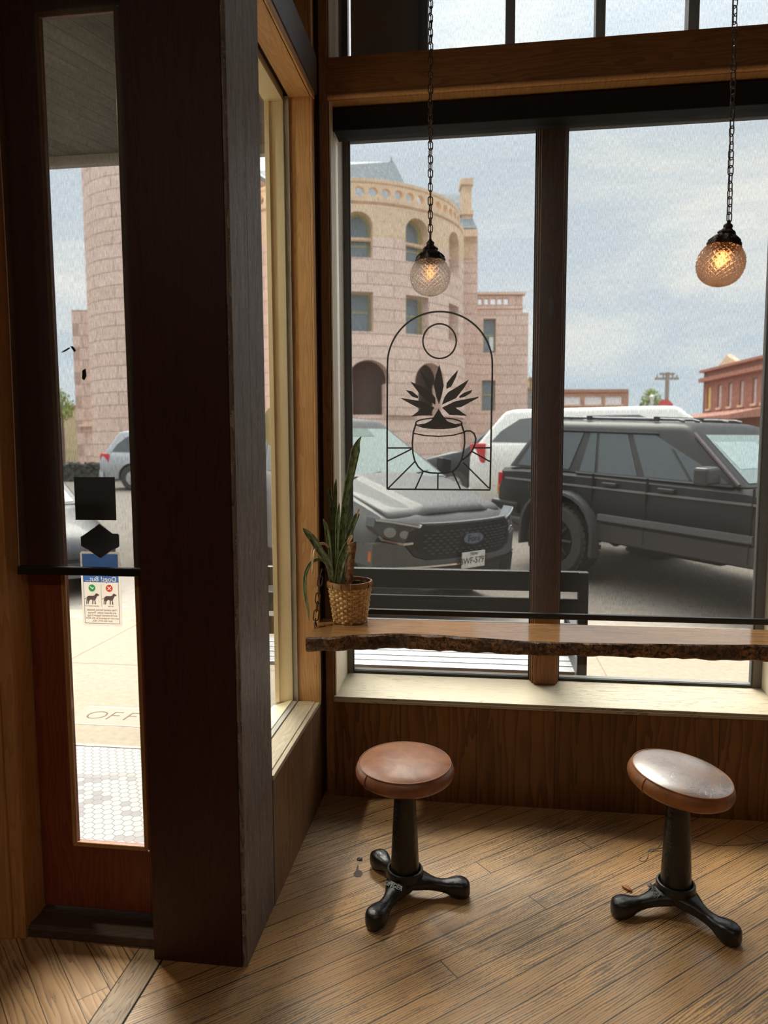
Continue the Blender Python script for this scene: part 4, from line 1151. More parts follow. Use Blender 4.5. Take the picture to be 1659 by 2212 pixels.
dog = [(-26, 3), (-20, 6), (-14, 12), (-8, 13), (4, 13), (10, 15), (14, 21), (19, 22), (22, 20), (27, 17), (26, 14), (20, 13), (17, 8), (13, 1), (12, -2), (14, -16), (9, -16), (9, -3), (5, -2), (4, -16), (0, -16), (1, -2), (-5, 0), (-11, -6), (-13, -16), (-17, -16), (-15, -5), (-17, -3), (-19, -16), (-22, -16), (-20, 0), (-18, 5), (-27, 0)]
for cx_ in (-.5470, -.4870):
    obj('dog_shape', MB().prism([(cx_+a*.00095, 1.1045+b_*.00095) for a, b_ in dog], 'y', NY-.0006, NY-.0004), N_INK, ns)
bars('harness', [((-.5420, 1.112), (-.5345, 1.117)), ((-.5410, 1.1165), (-.5480, 1.1275)), ((-.5375, 1.1175), (-.5440, 1.1285)), ((-.5405, 1.1135), (-.5415, 1.101))], .0013, N_PAPER)

# ================================================================== the porch and pavement outside
M_CONC = plain('pale_pavement', (.215, .175, .128), .85, var=.13, vscale=24, bump=.35)
m, t, b = newmat('hexagon_tiles')
geo = t.nodes.new('ShaderNodeNewGeometry'); sp = t.nodes.new('ShaderNodeSeparateXYZ'); t.links.new(geo.outputs['Position'], sp.inputs[0])
HS = .0445
hx = math_n(t, 'DIVIDE', sp.outputs[0], HS); hy = math_n(t, 'DIVIDE', sp.outputs[1], HS)
def cell(ox, oy):
    ax_ = math_n(t, 'SUBTRACT', math_n(t, 'FLOORED_MODULO', math_n(t, 'ADD', hx, ox), 1.0), .5)
    ay_ = math_n(t, 'SUBTRACT', math_n(t, 'FLOORED_MODULO', math_n(t, 'ADD', hy, oy), 1.7320508), .8660254)
    a1 = math_n(t, 'ABSOLUTE', ax_); a2 = math_n(t, 'ABSOLUTE', ay_)
    dd = math_n(t, 'MAXIMUM', a1, math_n(t, 'ADD', math_n(t, 'MULTIPLY', a1, .5), math_n(t, 'MULTIPLY', a2, .8660254)))
    return dd, ax_, ay_
d1, ax1, ay1 = cell(0, 0); d2, ax2, ay2 = cell(.5, .8660254)
dd = math_n(t, 'MINIMUM', d1, d2)
first = math_n(t, 'LESS_THAN', d1, d2)
ix = math_n(t, 'SUBTRACT', hx, math_n(t, 'ADD', math_n(t, 'MULTIPLY', first, ax1), math_n(t, 'MULTIPLY', math_n(t, 'SUBTRACT', 1.0, first), ax2)))
iy = math_n(t, 'SUBTRACT', hy, math_n(t, 'ADD', math_n(t, 'MULTIPLY', first, ay1), math_n(t, 'MULTIPLY', math_n(t, 'SUBTRACT', 1.0, first), ay2)))
pat = noise_n(t, comb(t, math_n(t, 'MULTIPLY', ix, .33), math_n(t, 'MULTIPLY', iy, .45), 2.0), 1.0, 2, .5)
near = t.nodes.new('ShaderNodeMapRange'); near.inputs['From Min'].default_value = .12; near.inputs['From Max'].default_value = .02; t.links.new(sp.outputs[1], near.inputs['Value'])
dk = math_n(t, 'MULTIPLY', ramp_n(t, pat, .57, .585), near.outputs[0])
c = mix_n(t, dk, (.225, .218, .213), (.125, .108, .112))
c = mix_n(t, math_n(t, 'GREATER_THAN', dd, .452), c, (.065, .055, .05))
t.links.new(c, b.inputs['Base Color']); b.inputs['Roughness'].default_value = .35
M_HEX = m
struct('porch_floor', B(-2.6, -.90, -.12, -.20, .370, .0), M_HEX)
struct('porch_edge', B(-2.6, .370, -.12, -.20, .392, .003), plain('edge_strip', (.30, .24, .20), .4, metal=.4))
struct('porch_soffit', B(-2.6, -.90, 3.03, -.20, .36, 3.20), M_SOFFIT)
struct('porch_fascia', B(-2.6, .36, 2.985, -.20, .40, 3.25), plain('grey_fascia', (.30, .30, .31), .6))
struct('porch_side_wall', B(-2.75, -.90, -.1, -2.6, .36, 4.4), M_STUCCO)
struct('porch_back_wall', B(-2.6, -.899, 0, -.83, -.85, 3.03), M_STUCCO)
struct('parapet', B(-2.75, .0, 4.45, 4.7, .40, 5.2), M_STUCCO)
struct('porch_lintel', B(-2.75, .0, 3.20, -.20, .36, 4.45), M_STUCCO)
struct('sidewalk', B(-14, .392, -.15, 16, 3.02, .0), M_CONC)
struct('sidewalk_by_wall', B(-.20, .36, -.15, 16, .392, .0), M_CONC)
br = planks('brick_pavers', (.50, .25, .17), (.38, .18, .12), axis='y', cross='x', width=.10, length=.2, rough=.8, gap=(.4, .33, .26), gapw=.004, ring=4, bump=.4)
struct('brick_strip', B(-14, 3.02, -.15, 16, 3.20, .001), br)
struct('kerb', B(-14, 3.20, -.30, 16, 3.36, .0), M_CONC)
jt = MB()
def joint(a, b_):
    a, b_ = Vector(a), Vector(b_); d_ = (b_-a).normalized(); n = Vector((-d_.y, d_.x))*.004
    jt.prism([a+n, a-n, b_-n, b_+n], 'z', -.001, .0012)
for a, b_ in (((1.58, 3.02), (1.58, .392)), ((3.4, 3.02), (3.4, .392)), ((-.25, 3.02), (-.25, .392)), ((-2.35, 3.02), (-2.35, .392)), ((-4.2, 3.02), (-4.2, .392)), ((5.2, 3.02), (5.2, .392)), ((-14, 1.75), (16, 1.75))): joint(a, b_)
struct('pavement_joints', jt, plain('dark_joint', (.16, .12, .09), .9))
pq = empty('sidewalk_plaque', (-1.2, .79, 0)); tag(pq, 'smooth concrete slab with cut letters set in the pavement before the door', 'slab')
obj('slab', MB().prism([(-1.66, .655), (-.55, .655), (-.55, .92), (-1.70, .92)], 'z', -.02, .0016), plain('smooth_concrete', (.20, .165, .125), .7, var=.06, vscale=9), pq)
eg = MB()
for a in ((-1.69, .917, -.55, .926), (-1.66, .650, -.55, .658)): eg.box(a[0], a[1], -.01, a[2], a[3], .0022)
obj('mortar_edge', eg, plain('white_mortar', (.46, .42, .36), .9, var=.2, vscale=40), pq)
lt = MB(); xx = -1.555
for chx in 'OFFICE':
    tm = text_mb(chx, .175, frame_mat((xx, .785, .0021), (1, 0, 0), (.05, 1, 0)), .0012, bold=-.004); lt.add(tm.v, tm.f); xx += .107
obj('lettering', lt, plain('cut_letter', (.085, .055, .035), .9), pq)

# ---- bench with its back to the window
bn = empty('street_bench', (.3, .75, 0)); tag(bn, 'black metal bench with slatted seat on the pavement, its back to the window', 'bench')
BX0, BX1, BYB = -.95, 1.245, .58
M_BENCH = plain('bench_metal', (.013, .0125, .013), .42, spec=.45)
M_BSLAT = plain('bench_seat_slat', (.30, .30, .31), .25, spec=.7)  # paler than the black frame: glare on the seat put into the colour
obj('top_rail', B(BX0, BYB-.015, .855, BX1, BYB+.03, .958), M_BENCH, bn, bevel=.006)
obj('back_slat', B(BX0, BYB-.012, .715, BX1-.045, BYB+.012, .818), M_BENCH, bn, bevel=.004)
obj('back_slat', B(BX0, BYB-.012, .590, BX1-.045, BYB+.012, .690), M_BENCH, bn, bevel=.004)
for x_ in (BX0, BX1-.05):
    obj('back_post', B(x_, BYB-.02, 0, x_+.05, BYB+.03, .956), M_BENCH, bn, bevel=.005)
    q = MB(); q.box(x_, 1.10, 0, x_+.05, 1.15, .60); obj('front_leg', q, M_BENCH, bn, bevel=.005)
    obj('arm', B(x_-.005, BYB, .60, x_+.055, 1.16, .635), M_BENCH, bn, bevel=.006)
    q = MB(); q.prism([(BYB+.03, .36), (1.10, .36), (1.10, .40), (BYB+.03, .40)], 'x', x_, x_+.05); q.prism([(BYB+.03, .08), (BYB+.03, .13), (1.10, .40), (1.10, .35)], 'x', x_+.012, x_+.038); obj('side_frame', q, M_BENCH, bn)
for k in range(5):
    y_ = .625+.098*k
    obj('seat_slat', B(BX0+.05, y_, .400, BX1-.05, y_+.082, .425), M_BSLAT, bn, bevel=.005)

# lamp added in the porch ceiling to brighten the cream side-window frame
pl_ = empty('porch_fill_lamp', (-1.15, -.42, 3.03)); tag(pl_, 'small round fill lamp added in the porch ceiling before the door', 'lamp')
obj('trim_ring', MB().lathe([(.075, 3.020), (.10, 3.020), (.10, 3.0295), (.075, 3.0295)], 32, (-1.15, -.42, 0)), plain('white_plastic', (.7, .68, .62), .5), pl_, smooth=40)
obj('diffuser', MB().lathe([(.001, 3.024), (.075, 3.024), (.075, 3.0295)], 32, (-1.15, -.42, 0)), plain('porch_fill_diffuser', (.9, .85, .7), .5, emit=((1, .9, .7), 3)), pl_)
L = bpy.data.lights.new('porch_fill_light', 'AREA'); L.shape = 'DISK'; L.size = .14; L.energy = 34; L.color = (1, .91, .74)
lo = bpy.data.objects.new('porch_fill_light', L); COL.objects.link(lo); lo.parent = pl_; lo.location = (0, 0, -.015)

# ================================================================== the street
M_ASPH = plain('street_asphalt', (.22, .19, .16), .9, var=.14, vscale=14, bump=.4)  # one asphalt colour with random mottling
def gz_(y): return (-.09+.075*(min(y, 7)-3.5) + (.022*(min(y, 14)-7) if y > 7 else 0)) if y > 3.36 else 0.0
s_ = MB()
ys = [3.36, 5, 7, 14, 140]
for a, b_ in zip(ys, ys[1:]):
    s_.add([(-120, a, gz_(a+.001)), (120, a, gz_(a+.001)), (120, b_, gz_(b_)), (-120, b_, gz_(b_))], [(0, 1, 2, 3)])
struct('street', s_, M_ASPH)

# ================================================================== far buildings
def cf(px, py, D):
    """where a sight line meets the upright plane D metres down the view axis: (across, height)"""
    v = (1106-py)/FPX
    yf = math.cos(PITCH)+v*math.sin(PITCH); zu = -math.sin(PITCH)+v*math.cos(PITCH)
    return D*((px-829.5)/FPX)/yf, 1.6+D*zu/yf
def far_empty(name, X, D, z=0.0, turn=0.0):
    c, s = math.cos(YAW), math.sin(YAW)
    return empty(name, (CAM_POS.x+c*X-s*D, CAM_POS.y+s*X+c*D, z), YAW+turn)
def stone(name, c1, c2, mortar, w, h, msize=.018, bump=.8, rough=.85):
    if name in MAT: return MAT[name]
    m, t, b = newmat(name)
    uvn = t.nodes.new('ShaderNodeUVMap')
    br_ = t.nodes.new('ShaderNodeTexBrick'); t.links.new(uvn.outputs[0], br_.inputs['Vector'])
    br_.inputs['Scale'].default_value = 1.0; br_.inputs['Brick Width'].default_value = w; br_.inputs['Row Height'].default_value = h
    br_.inputs['Mortar Size'].default_value = msize; br_.inputs['Mortar Smooth'].default_value = .3
    br_.inputs['Color1'].default_value = (*c1, 1); br_.inputs['Color2'].default_value = (*c2, 1); br_.inputs['Mortar'].default_value = (*mortar, 1)
    n1 = noise_n(t, uvn.outputs[0], 3.0, 5, .65)
    c = mix_n(t, math_n(t, 'MULTIPLY', ramp_n(t, n1, .4, .75), .35), br_.outputs['Color'], tuple(x*.62 for x in c2))
    t.links.new(c, b.inputs['Base Color']); b.inputs['Roughness'].default_value = rough; b.inputs['Specular IOR Level'].default_value = .2
    bp = t.nodes.new('ShaderNodeBump'); bp.inputs['Strength'].default_value = bump; bp.inputs['Distance'].default_value = .06
    h_ = math_n(t, 'SUBTRACT', math_n(t, 'MULTIPLY', n1, .8), br_.outputs['Fac'])
    t.links.new(h_, bp.inputs['Height']); t.links.new(bp.outputs[0], b.inputs['Normal'])
    MAT[name] = m
    return m
PINK = stone('pink_sandstone', (.86, .65, .55), (.79, .575, .48), (.56, .40, .33), 2.4, .56, .022)
TAN = stone('tan_sandstone', (.84, .63, .44), (.79, .58, .40), (.64, .46, .31), 1.6, .62, .01, .3)
SLATE = stone('grey_slate', (.34, .37, .39), (.28, .31, .33), (.20, .22, .24), .5, .35, .02, .3, .6)
REDBR = stone('red_brick', (.42, .19, .14), (.36, .16, .12), (.38, .24, .2), .5, .16, .012, .3)
M_WPANE = plain('far_window_pane', (.20, .24, .27), .15, spec=.6)
M_WFRAME = plain('olive_window_frame', (.36, .36, .20), .6)
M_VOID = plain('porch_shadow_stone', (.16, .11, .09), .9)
def inhole(u, z, h):
    uc, hw, zb, zs, kind = h
    if kind == 'arch':
        if zb <= z <= zs: return abs(u-uc) < hw
        return z > zs and (u-uc)**2+(z-zs)**2 < hw*hw
    if kind == 'keyhole':                                   # wide round arch standing on a narrower opening
        if zb <= z <= zs-.15: return abs(u-uc) < hw*.80
        return (u-uc)**2+(z-zs)**2 < hw*hw and z > zs-.5
    if kind == 'round': return (u-uc)**2+(z-zs)**2 < hw*hw
    return abs(u-uc) < hw and zb <= z <= zs
def gridwall(name, fn, u0, u1, z0, z1, holes, step, mat, parent, th=.35):
    nu = max(1, int(round((u1-u0)/step))); nz = max(1, int(round((z1-z0)/step)))
    if not holes: nz = 1; nu = max(1, min(nu, 96))
    vs, uv = [], []
    for j in range(nz+1):
        for i in range(nu+1):
            u = u0+(u1-u0)*i/nu; z = z0+(z1-z0)*j/nz; vs.append(fn(u, z)); uv.append((u, z))
    fs = []
    for j in range(nz):
        for i in range(nu):
            u = u0+(u1-u0)*(i+.5)/nu; z = z0+(z1-z0)*(j+.5)/nz
            if any(inhole(u, z, h) for h in holes): continue
            a = j*(nu+1)+i; fs.append((a, a+1, a+nu+2, a+nu+1))
    if holes:                                               # let the rims follow the true arcs
        cnt = [0]*len(uv)
        for f_ in fs:
            for k in f_: cnt[k] += 1
        for k, (u, z) in enumerate(uv):
            if 0 < cnt[k] < 4:
                for uc, hw, zb, zs, kind in holes:
                    if abs(u-uc) > hw+step*1.3 or z < zb-step or z > zs+hw+step*1.3: continue
                    if kind in ('arch', 'keyhole', 'round') and (z > zs-.4*(kind == 'keyhole') or kind == 'round'):
                        d_ = math.hypot(u-uc, z-zs)
                        if abs(d_-hw) < step*1.3: uv[k] = (uc+(u-uc)*hw/d_, zs+(z-zs)*hw/d_); break
    vs = [fn(u, z) for u, z in uv]
    mb = MB(); mb.add(vs, fs)
    o = obj(name, mb, mat, parent, world=False, weld=False)
    ul = o.data.uv_layers.new(name='UVMap')
    for lp in o.data.loops: ul.data[lp.index].uv = uv[lp.vertex_index]
    if th:
        sd = o.modifiers.new('thickness', 'SOLIDIFY'); sd.thickness = th; sd.offset = -1 if o.data.polygons[0].normal.y < 0 else 1
    return o
def uvquads(name, quads, mat, parent, th=.25):
    mb = MB(); uv = []
    for q in quads:
        q = [Vector(p) for p in q]; mb.add(q, [tuple(range(len(q)))])
        ex = (q[1]-q[0]).normalized(); n = ex.cross(q[2]-q[0]).normalized(); ey = n.cross(ex)
        uv += [((p-q[0]).dot(ex), (p-q[0]).dot(ey)) for p in q]
    o = obj(name, mb, mat, parent, world=False, weld=False)
    ul = o.data.uv_layers.new(name='UVMap')
    for lp in o.data.loops: ul.data[lp.index].uv = uv[lp.vertex_index]
    if th:
        sd = o.modifiers.new('thickness', 'SOLIDIFY'); sd.thickness = th; sd.offset = 0
    return o
def sash(parent, fn, uc, hw, zb, zt, arch, depth=.22, bar=True):
    """a window set back in its opening: frame, glazing, meeting rail"""
    n = 9; pts = [(uc-hw, zb), (uc+hw, zb)]
    if arch: pts += [(uc+hw*math.cos(R(180*k/n)), zt+hw*math.sin(R(180*k/n))) for k in range(n+1)]
    else: pts += [(uc+hw, zt), (uc-hw, zt)]
    def solid(pp, d0, d1):
        mb = MB(); m_ = len(pp)
        vs = [fn(u, z, d0) for u, z in pp]+[fn(u, z, d1) for u, z in pp]
        mb.add(vs, [tuple(range(m_)), tuple(range(2*m_-1, m_-1, -1))]+[(i, (i+1) % m_, m_+(i+1) % m_, m_+i) for i in range(m_)])
        return mb
    big = [(uc+(u-uc)*(1+.22/hw), zb-.15 if z <= zb else (z+.15 if not arch else zt+(z-zt)*(1+.22/hw))) for u, z in pts]
    w = obj('window', solid(big, depth+.30, depth+.04), M_WFRAME, parent, world=False)
    k_ = .80
    zc = (zb+zt)/2
    ip = [(uc+(u-uc)*k_, zc+(z-zc)*(.94 if not arch else .93)) for u, z in pts]
    obj('pane', solid(ip, depth+.10, depth+.02), M_WPANE, w, world=False)
    if bar:
        z = zb+(zt-zb)*(.52 if not arch else .45)
        obj('meeting_rail', solid([(uc-hw*.82, z-.05), (uc+hw*.82, z-.05), (uc+hw*.82, z+.05), (uc-hw*.82, z+.05)], depth+.05, depth-.01), M_WFRAME, w, world=False)
    return w

# ---- the courthouse: a round stone tower, hipped slate roofs, a lower wing, a corner turret
X0, D0 = cf(750, 560, 40)[0], 40.0
ct = far_empty('courthouse', X0, D0); tag(ct, 'pink stone courthouse across the street with a round tower, arcade and slate roofs', 'building')
TR = 235/FPX*40/1.03
def tow(u, z, d=0.0): a = u/TR; r_ = TR-d; return (r_*math.sin(a), -r_*math.cos(a), z)
ZF = lambda py: cf(750, py, D0-TR)[1]
deg = lambda a: R(a)*TR
z_led, z_arch, z_band, z_tan, z_corn, z_par, z_top = ZF(897), ZF(772), ZF(742), ZF(515), ZF(446), ZF(432), ZF(386)
UA, UB = deg(-100), deg(100)
angs = (-46, -19, 8, 35, 62)
wtop = [(deg(a), .62, ZF(560), ZF(492), 'arch') for a in angs]
wlow = [(deg(a), .62, ZF(719), ZF(632), 'rect') for a in angs]
gridwall('base_wall', tow, UA, UB, 0, z_led, [], .5, PINK, ct)
arches = [(deg(a), .92, z_led, ZF(822), 'keyhole') for a in (-50, -19, 12, 42)]
gridwall('arcade_wall', tow, UA, UB, z_led, z_band, arches, .085, PINK, ct, .55)
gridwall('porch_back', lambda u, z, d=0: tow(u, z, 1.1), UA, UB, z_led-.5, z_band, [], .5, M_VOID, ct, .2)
gridwall('tower_wall', tow, UA, UB, z_band, z_tan, wlow+[(h[0], h[1], h[2], z_tan+.5, 'rect') for h in wtop], .085, PINK, ct, .45)
gridwall('tower_frieze', tow, UA, UB, z_tan, z_corn, wtop, .085, TAN, ct, .45)
for h in wtop: sash(ct, tow, h[0], h[1], h[2], h[3], True, .15)
for h in wlow: sash(ct, tow, h[0], h[1], h[2], h[3], False, .15)
def ring(name, z0, z1, out, mat, a0=-100, a1=100):
    mb = MB(); q = []
    mb.lathe([(TR-.1, z0), (TR+out*.6, z0+(z1-z0)*.15), (TR+out, z0+(z1-z0)*.5), (TR+out, z1), (TR-.1, z1)], 80, (0, 0, 0), R(a0-90), R(a1-90))
    return obj(name, mb, mat, ct, world=False)
M_TANP = plain('tan_trim_stone', (.78, .57, .40), .85, var=.12, vscale=2); M_PINKP = plain('pink_trim_stone', (.84, .60, .48), .85, var=.12, vscale=2)
ring('ledge', z_led-.25, z_led+.02, .22, M_PINKP); ring('string_course', z_band-.12, z_band+.22, .16, M_PINKP)
ring('cornice', z_corn-.05, z_par+.05, .45, M_TANP); ring('cornice', z_top-.28, z_top, .22, M_TANP); ring('sill_course', z_tan-.1, z_tan+.05, .06, M_TANP)
npar = 34
gridwall('balustrade', tow, UA, UB, z_par, z_top-.25, [(UA+(UB-UA)*(k+.5)/npar, .215, 0, (z_par+z_top-.25)/2, 'round') for k in range(npar)], .075, TAN, ct, .25)
for a in angs:                                                           # hood arches over the upper windows
    pts = [tow(deg(a)+.82*math.cos(R(t_)), ZF(492)+.82*math.sin(R(t_)), -.05) for t_ in range(0, 181, 12)]
    obj('hood_mould', MB().tube(pts, .11, 6), M_TANP, ct, world=False, smooth=60)
# capitals between the arches
for a in (-34.5, -3.5, 27.5, 58.5):
    obj('pier_capital', MB().lathe([(.35, z_led+1.30), (.50, z_led+1.42), (.52, z_led+1.62)], 16, tow(deg(a), 0, .05)), M_PINKP, ct, world=False)
# main block behind the tower
xr = cf(1021, 560, 41.5)[0]-X0; zc_ = cf(1000, 500, 41.5)[1]
xl = cf(330, 560, 40)[0]-X0; zl = cf(580, 378, 40)[1]
flat = lambda y: (lambda u, z, d=0.0: (u, y+d, z))
side = lambda x: (lambda u, z, d=0.0: (x-d, u, z))
gridwall('block_wall', flat(1.5), TR-1.0, xr, 0, zc_-1.5, [], .5, PINK, ct)
gridwall('block_frieze', flat(1.45), TR-1.0, xr+.05, zc_-1.5, zc_-.35, [], .5, TAN, ct)
obj('block_cornice', B(TR-1.2, 1.15, zc_-.38, xr+.3, 4, zc_), M_TANP, ct, world=False)
gridwall('block_wall', side(xr), 1.5, 16, 0, zc_, [], .5, PINK, ct)
holes = [((xl*.45), .6, 8.2, 10.6, 'rect'), (xl*.72, .6, 8.2, 10.6, 'rect'), (xl*.45, .6, 4, 6.5, 'rect'), (xl*.72, .6, 4, 6.5, 'rect')]
gridwall('block_wall', flat(.2), xl, -TR+1.2, 0, zl-2.2, holes, .12, PINK, ct)
for h in holes: sash(ct, flat(.2), h[0], h[1], h[2], h[3], False)
gridwall('block_frieze', flat(.15), xl, -TR+1.2, zl-2.2, zl-.35, [], .5, TAN, ct)
obj('block_cornice', B(xl-.3, -.25, zl-.40, -TR+1.6, 2, zl), M_PINKP, ct, world=False)
# roofs
rz = cf(800, 333, 44)[1]; rx1 = cf(853, 333, 44)[0]-X0; ez = z_top-1.2
ex1 = cf(945, 430, 41)[0]-X0
uvquads('hip_roof', [[(xl-.4, -.3, zl), (-TR+1, -.3, zl), (rx1, 5.5, rz), (xl+4, 5.5, rz)], [(-TR+1, -.3, zl), (0, -2.2, ez), (ex1, 1.5, ez), (rx1, 5.5, rz)],
                     [(ex1, 1.5, ez), (ex1+.3, 12, ez), (rx1, 5.6, rz)], [(xl-.4, 12, ez), (ex1+.3, 12, ez), (rx1, 5.6, rz), (xl+4, 5.6, rz)], [(xl-.4, -.3, zl), (xl-.4, 12, ez), (xl+4, 5.6, rz)]], SLATE, ct)
sx0, sz0 = cf(953, 424, 44)[0]-X0, cf(953, 424, 44)[1]
sx1 = cf(994, 424, 44)[0]-X0
uvquads('shoulder_roof', [[(sx0-3, 4, sz0), (sx1, 4, sz0), (xr+.2, 1.3, zc_), (TR-2.2, 1.3, zc_)], [(sx1, 4, sz0), (sx1, 9, sz0), (xr+.2, 12, zc_), (xr+.2, 1.3, zc_)]], SLATE, ct)
obj('finial', MB().lathe([(.10, rz-.1), (.12, rz+.12), (.05, rz+.25), (.01, rz+.5)], 10, (rx1-.1, 5.5, 0)), plain('slate_cone', (.31, .34, .36), .6, var=.15), ct, world=False)
hx0, hx1 = cf(1000, 450, 42)[0]-X0, cf(1021, 450, 42)[0]-X0; hz = cf(1010, 388, 42)[1]
chm = MB(); chm.box(hx0, 1.9, zc_-.5, hx1, 2.9, hz-.25); chm.box(hx0-.08, 1.8, hz-.35, hx1+.08, 3.0, hz); chm.box(hx0-.1, 1.8, zc_+1.0, hx1+.1, 3.0, zc_+1.25)
obj('chimney', chm, M_TANP, ct, world=False)
# lower wing on the right with its row of openings under the parapet
wx0, wx1 = xr-.02, cf(1129, 760, 42)[0]-X0; wz = cf(1080, 638, 42)[1]
WH = lambda py: cf(1060, py, 42)[1]
wu = cf(1059, 720, 42)[0]-X0
hs = [(wu, .36, WH(762), WH(690), 'rect'), (wu, .40, WH(888), WH(822), 'rect')]
r0 = cf(1040, 652, 42)[0]-X0
hs += [(r0+.37*k, .13, WH(658), WH(646), 'rect') for k in range(5)]
gridwall('wing_wall', flat(2.0), wx0, wx1, 0, wz, hs, .06, PINK, ct, .4)
gridwall('wing_wall', side(wx1), 2.0, 14, 0, wz-1.0, [], .5, PINK, ct)
for h in hs[:2]: sash(ct, flat(2.0), h[0], h[1], h[2], h[3], False)
obj('window_blind', B(wu+.02, 2.18, WH(762)+.1, wu+.26, 2.22, WH(728)), plain('white_blind', (.85, .88, .9), .7), ct, world=False)
obj('wing_coping', B(wx0, 1.85, wz, wx1+.15, 2.5, wz+.14), M_PINKP, ct, world=False)
obj('wing_course', B(wx0, 1.93, WH(668), wx1+.05, 2.05, WH(664)), M_PINKP, ct, world=False)
# corner turret at the left end
TX, TD = cf(362, 560, 34.5)[0], 34.5
TR2 = 148/FPX*34.5/1.02
tx_, ty_ = TX-X0, TD-D0
def tur(u, z, d=0.0): a = u/TR2; r_ = TR2-d; return (tx_+r_*math.sin(a), ty_-r_*math.cos(a), z)
TZ = lambda py: cf(230, py, 32.5)[1]
gridwall('turret_wall', tur, -TR2*math.pi, TR2*math.pi, 0, TZ(340), [], .1, PINK, ct, .3)
gridwall('turret_band', tur, -TR2*math.pi, TR2*math.pi, TZ(340), TZ(312), [], .1, TAN, ct, .3)
obj('turret_cornice', MB().lathe([(TR2-.1, TZ(312)), (TR2+.2, TZ(300)), (TR2+.3, TZ(285)), (TR2-.2, TZ(283))], 60, (tx_, ty_, 0)), M_PINKP, ct, world=False)
obj('turret_roof', MB().lathe([(TR2+.35, TZ(284)), (TR2*.5, TZ(200)), (.05, TZ(90))], 48, (tx_, ty_, 0)), plain('slate_cone', (.31, .34, .36), .6, var=.15), ct, world=False)
obj('turret_course', MB().lathe([(TR2-.1, TZ(494)), (TR2+.16, TZ(490)), (TR2+.16, TZ(480)), (TR2-.1, TZ(476))], 60, (tx_, ty_, 0)), M_PINKP, ct, world=False)
lx = cf(164, 760, 33.5)[0]-X0
gridwall('low_wing', flat(-6.0), lx, tx_, 0, cf(170, 662, 33.5)[1], [(cf(262, 830, 33.5)[0]-X0, .32, cf(262, 882, 33.5)[1], cf(262, 786, 33.5)[1], 'rect')], .1, PINK, ct, .3)
sash(ct, flat(-6.0), cf(262, 830, 33.5)[0]-X0, .32, cf(262, 882, 33.5)[1], cf(262, 786, 33.5)[1], False)
gridwall('low_wing', side(lx), -6.0, 4, 0, cf(170, 662, 33.5)[1], [], .5, PINK, ct, .3)
obj('low_wing_ledge', B(lx+1.6, -6.35, TZ(910), tx_, -5.9, TZ(893)), M_PINKP, ct, world=False)
obj('low_wing_ledge', B(lx-.1, -6.25, TZ(917), tx_, -5.9, TZ(912)), M_PINKP, ct, world=False)

# ---- other buildings down the street
def low_building(label, name, px0, px1, py_top, D, mat, depth=8, turn=0.0, wins=(), wmat=None, cop=.25, group=None):
    xa, zt = cf(px0, py_top, D); xb, _ = cf(px1, py_top, D)
    e = far_empty(name, xa, D, 0, turn); tag(e, label, 'building', group)
    W = xb-xa
    hs = [(u*W, w*W/2, z0, z1, 'rect') for u, w, z0, z1 in wins]
    gridwall('wall', flat(0), 0, W, 0, zt, hs, .08, mat, e, .25)
    gridwall('wall', side(0), 0, depth, 0, zt, [], .5, mat, e, .25); gridwall('wall', side(W), 0, depth, 0, zt, [], .5, mat, e, .25)
    obj('roof', B(0, .2, zt-.45, W, depth, zt-.3), M_CONC, e, world=False)
    obj('coping', B(-.1, -.12, zt-cop, W+.1, .35, zt), plain('brick_coping', (.46, .26, .18), .8), e, world=False)
    for h in hs:
        w_ = obj('window', B(h[0]-h[1], .12, h[2], h[0]+h[1], .18, h[3]), wmat or M_WPANE, e, world=False)
        obj('sill', B(h[0]-h[1]-.08, -.08, h[2]-.12, h[0]+h[1]+.08, .15, h[2]), M_TANP, w_, world=False)
    return e, W, zt
M_SIGNW = plain('white_sign_panels', (.88, .88, .92), .5)
ORB = stone('orange_brick', (.62, .36, .24), (.54, .30, .20), (.5, .34, .26), .5, .16, .012, .3)
zz = lambda py, D: cf(1280, py, D)[1]
low_building('low orange brick shop with three white panels, far down the street', 'brick_shop', 1212, 1353, 843, 60, ORB, 10, 0, [(k_, .26, zz(876, 60), zz(857, 60)) for k_ in (.19, .51, .82)], M_SIGNW)
low_building('grey building between the courthouse wing and the white car', 'grey_building', 1122, 1146, 838, 75, stone('grey_render', (.36, .33, .31), (.33, .30, .28), (.3, .28, .26), 1, .3, .01, .1), 8)
low_building('narrow tan building beside the grey one, half behind the window post', 'tan_building', 1146, 1185, 816, 90, stone('tan_render', (.70, .48, .28), (.66, .45, .26), (.55, .38, .24), 1, .3, .01, .1), 8)
low_building('tan building far left, seen through the door glass', 'tan_building', 60, 163, 872, 55, stone('straw_render', (.68, .56, .36), (.64, .52, .33), (.55, .45, .3), 1, .4, .01, .1), 8, 0, [(.3, .12, 1.5, 3.0), (.7, .12, 1.5, 3.0)])
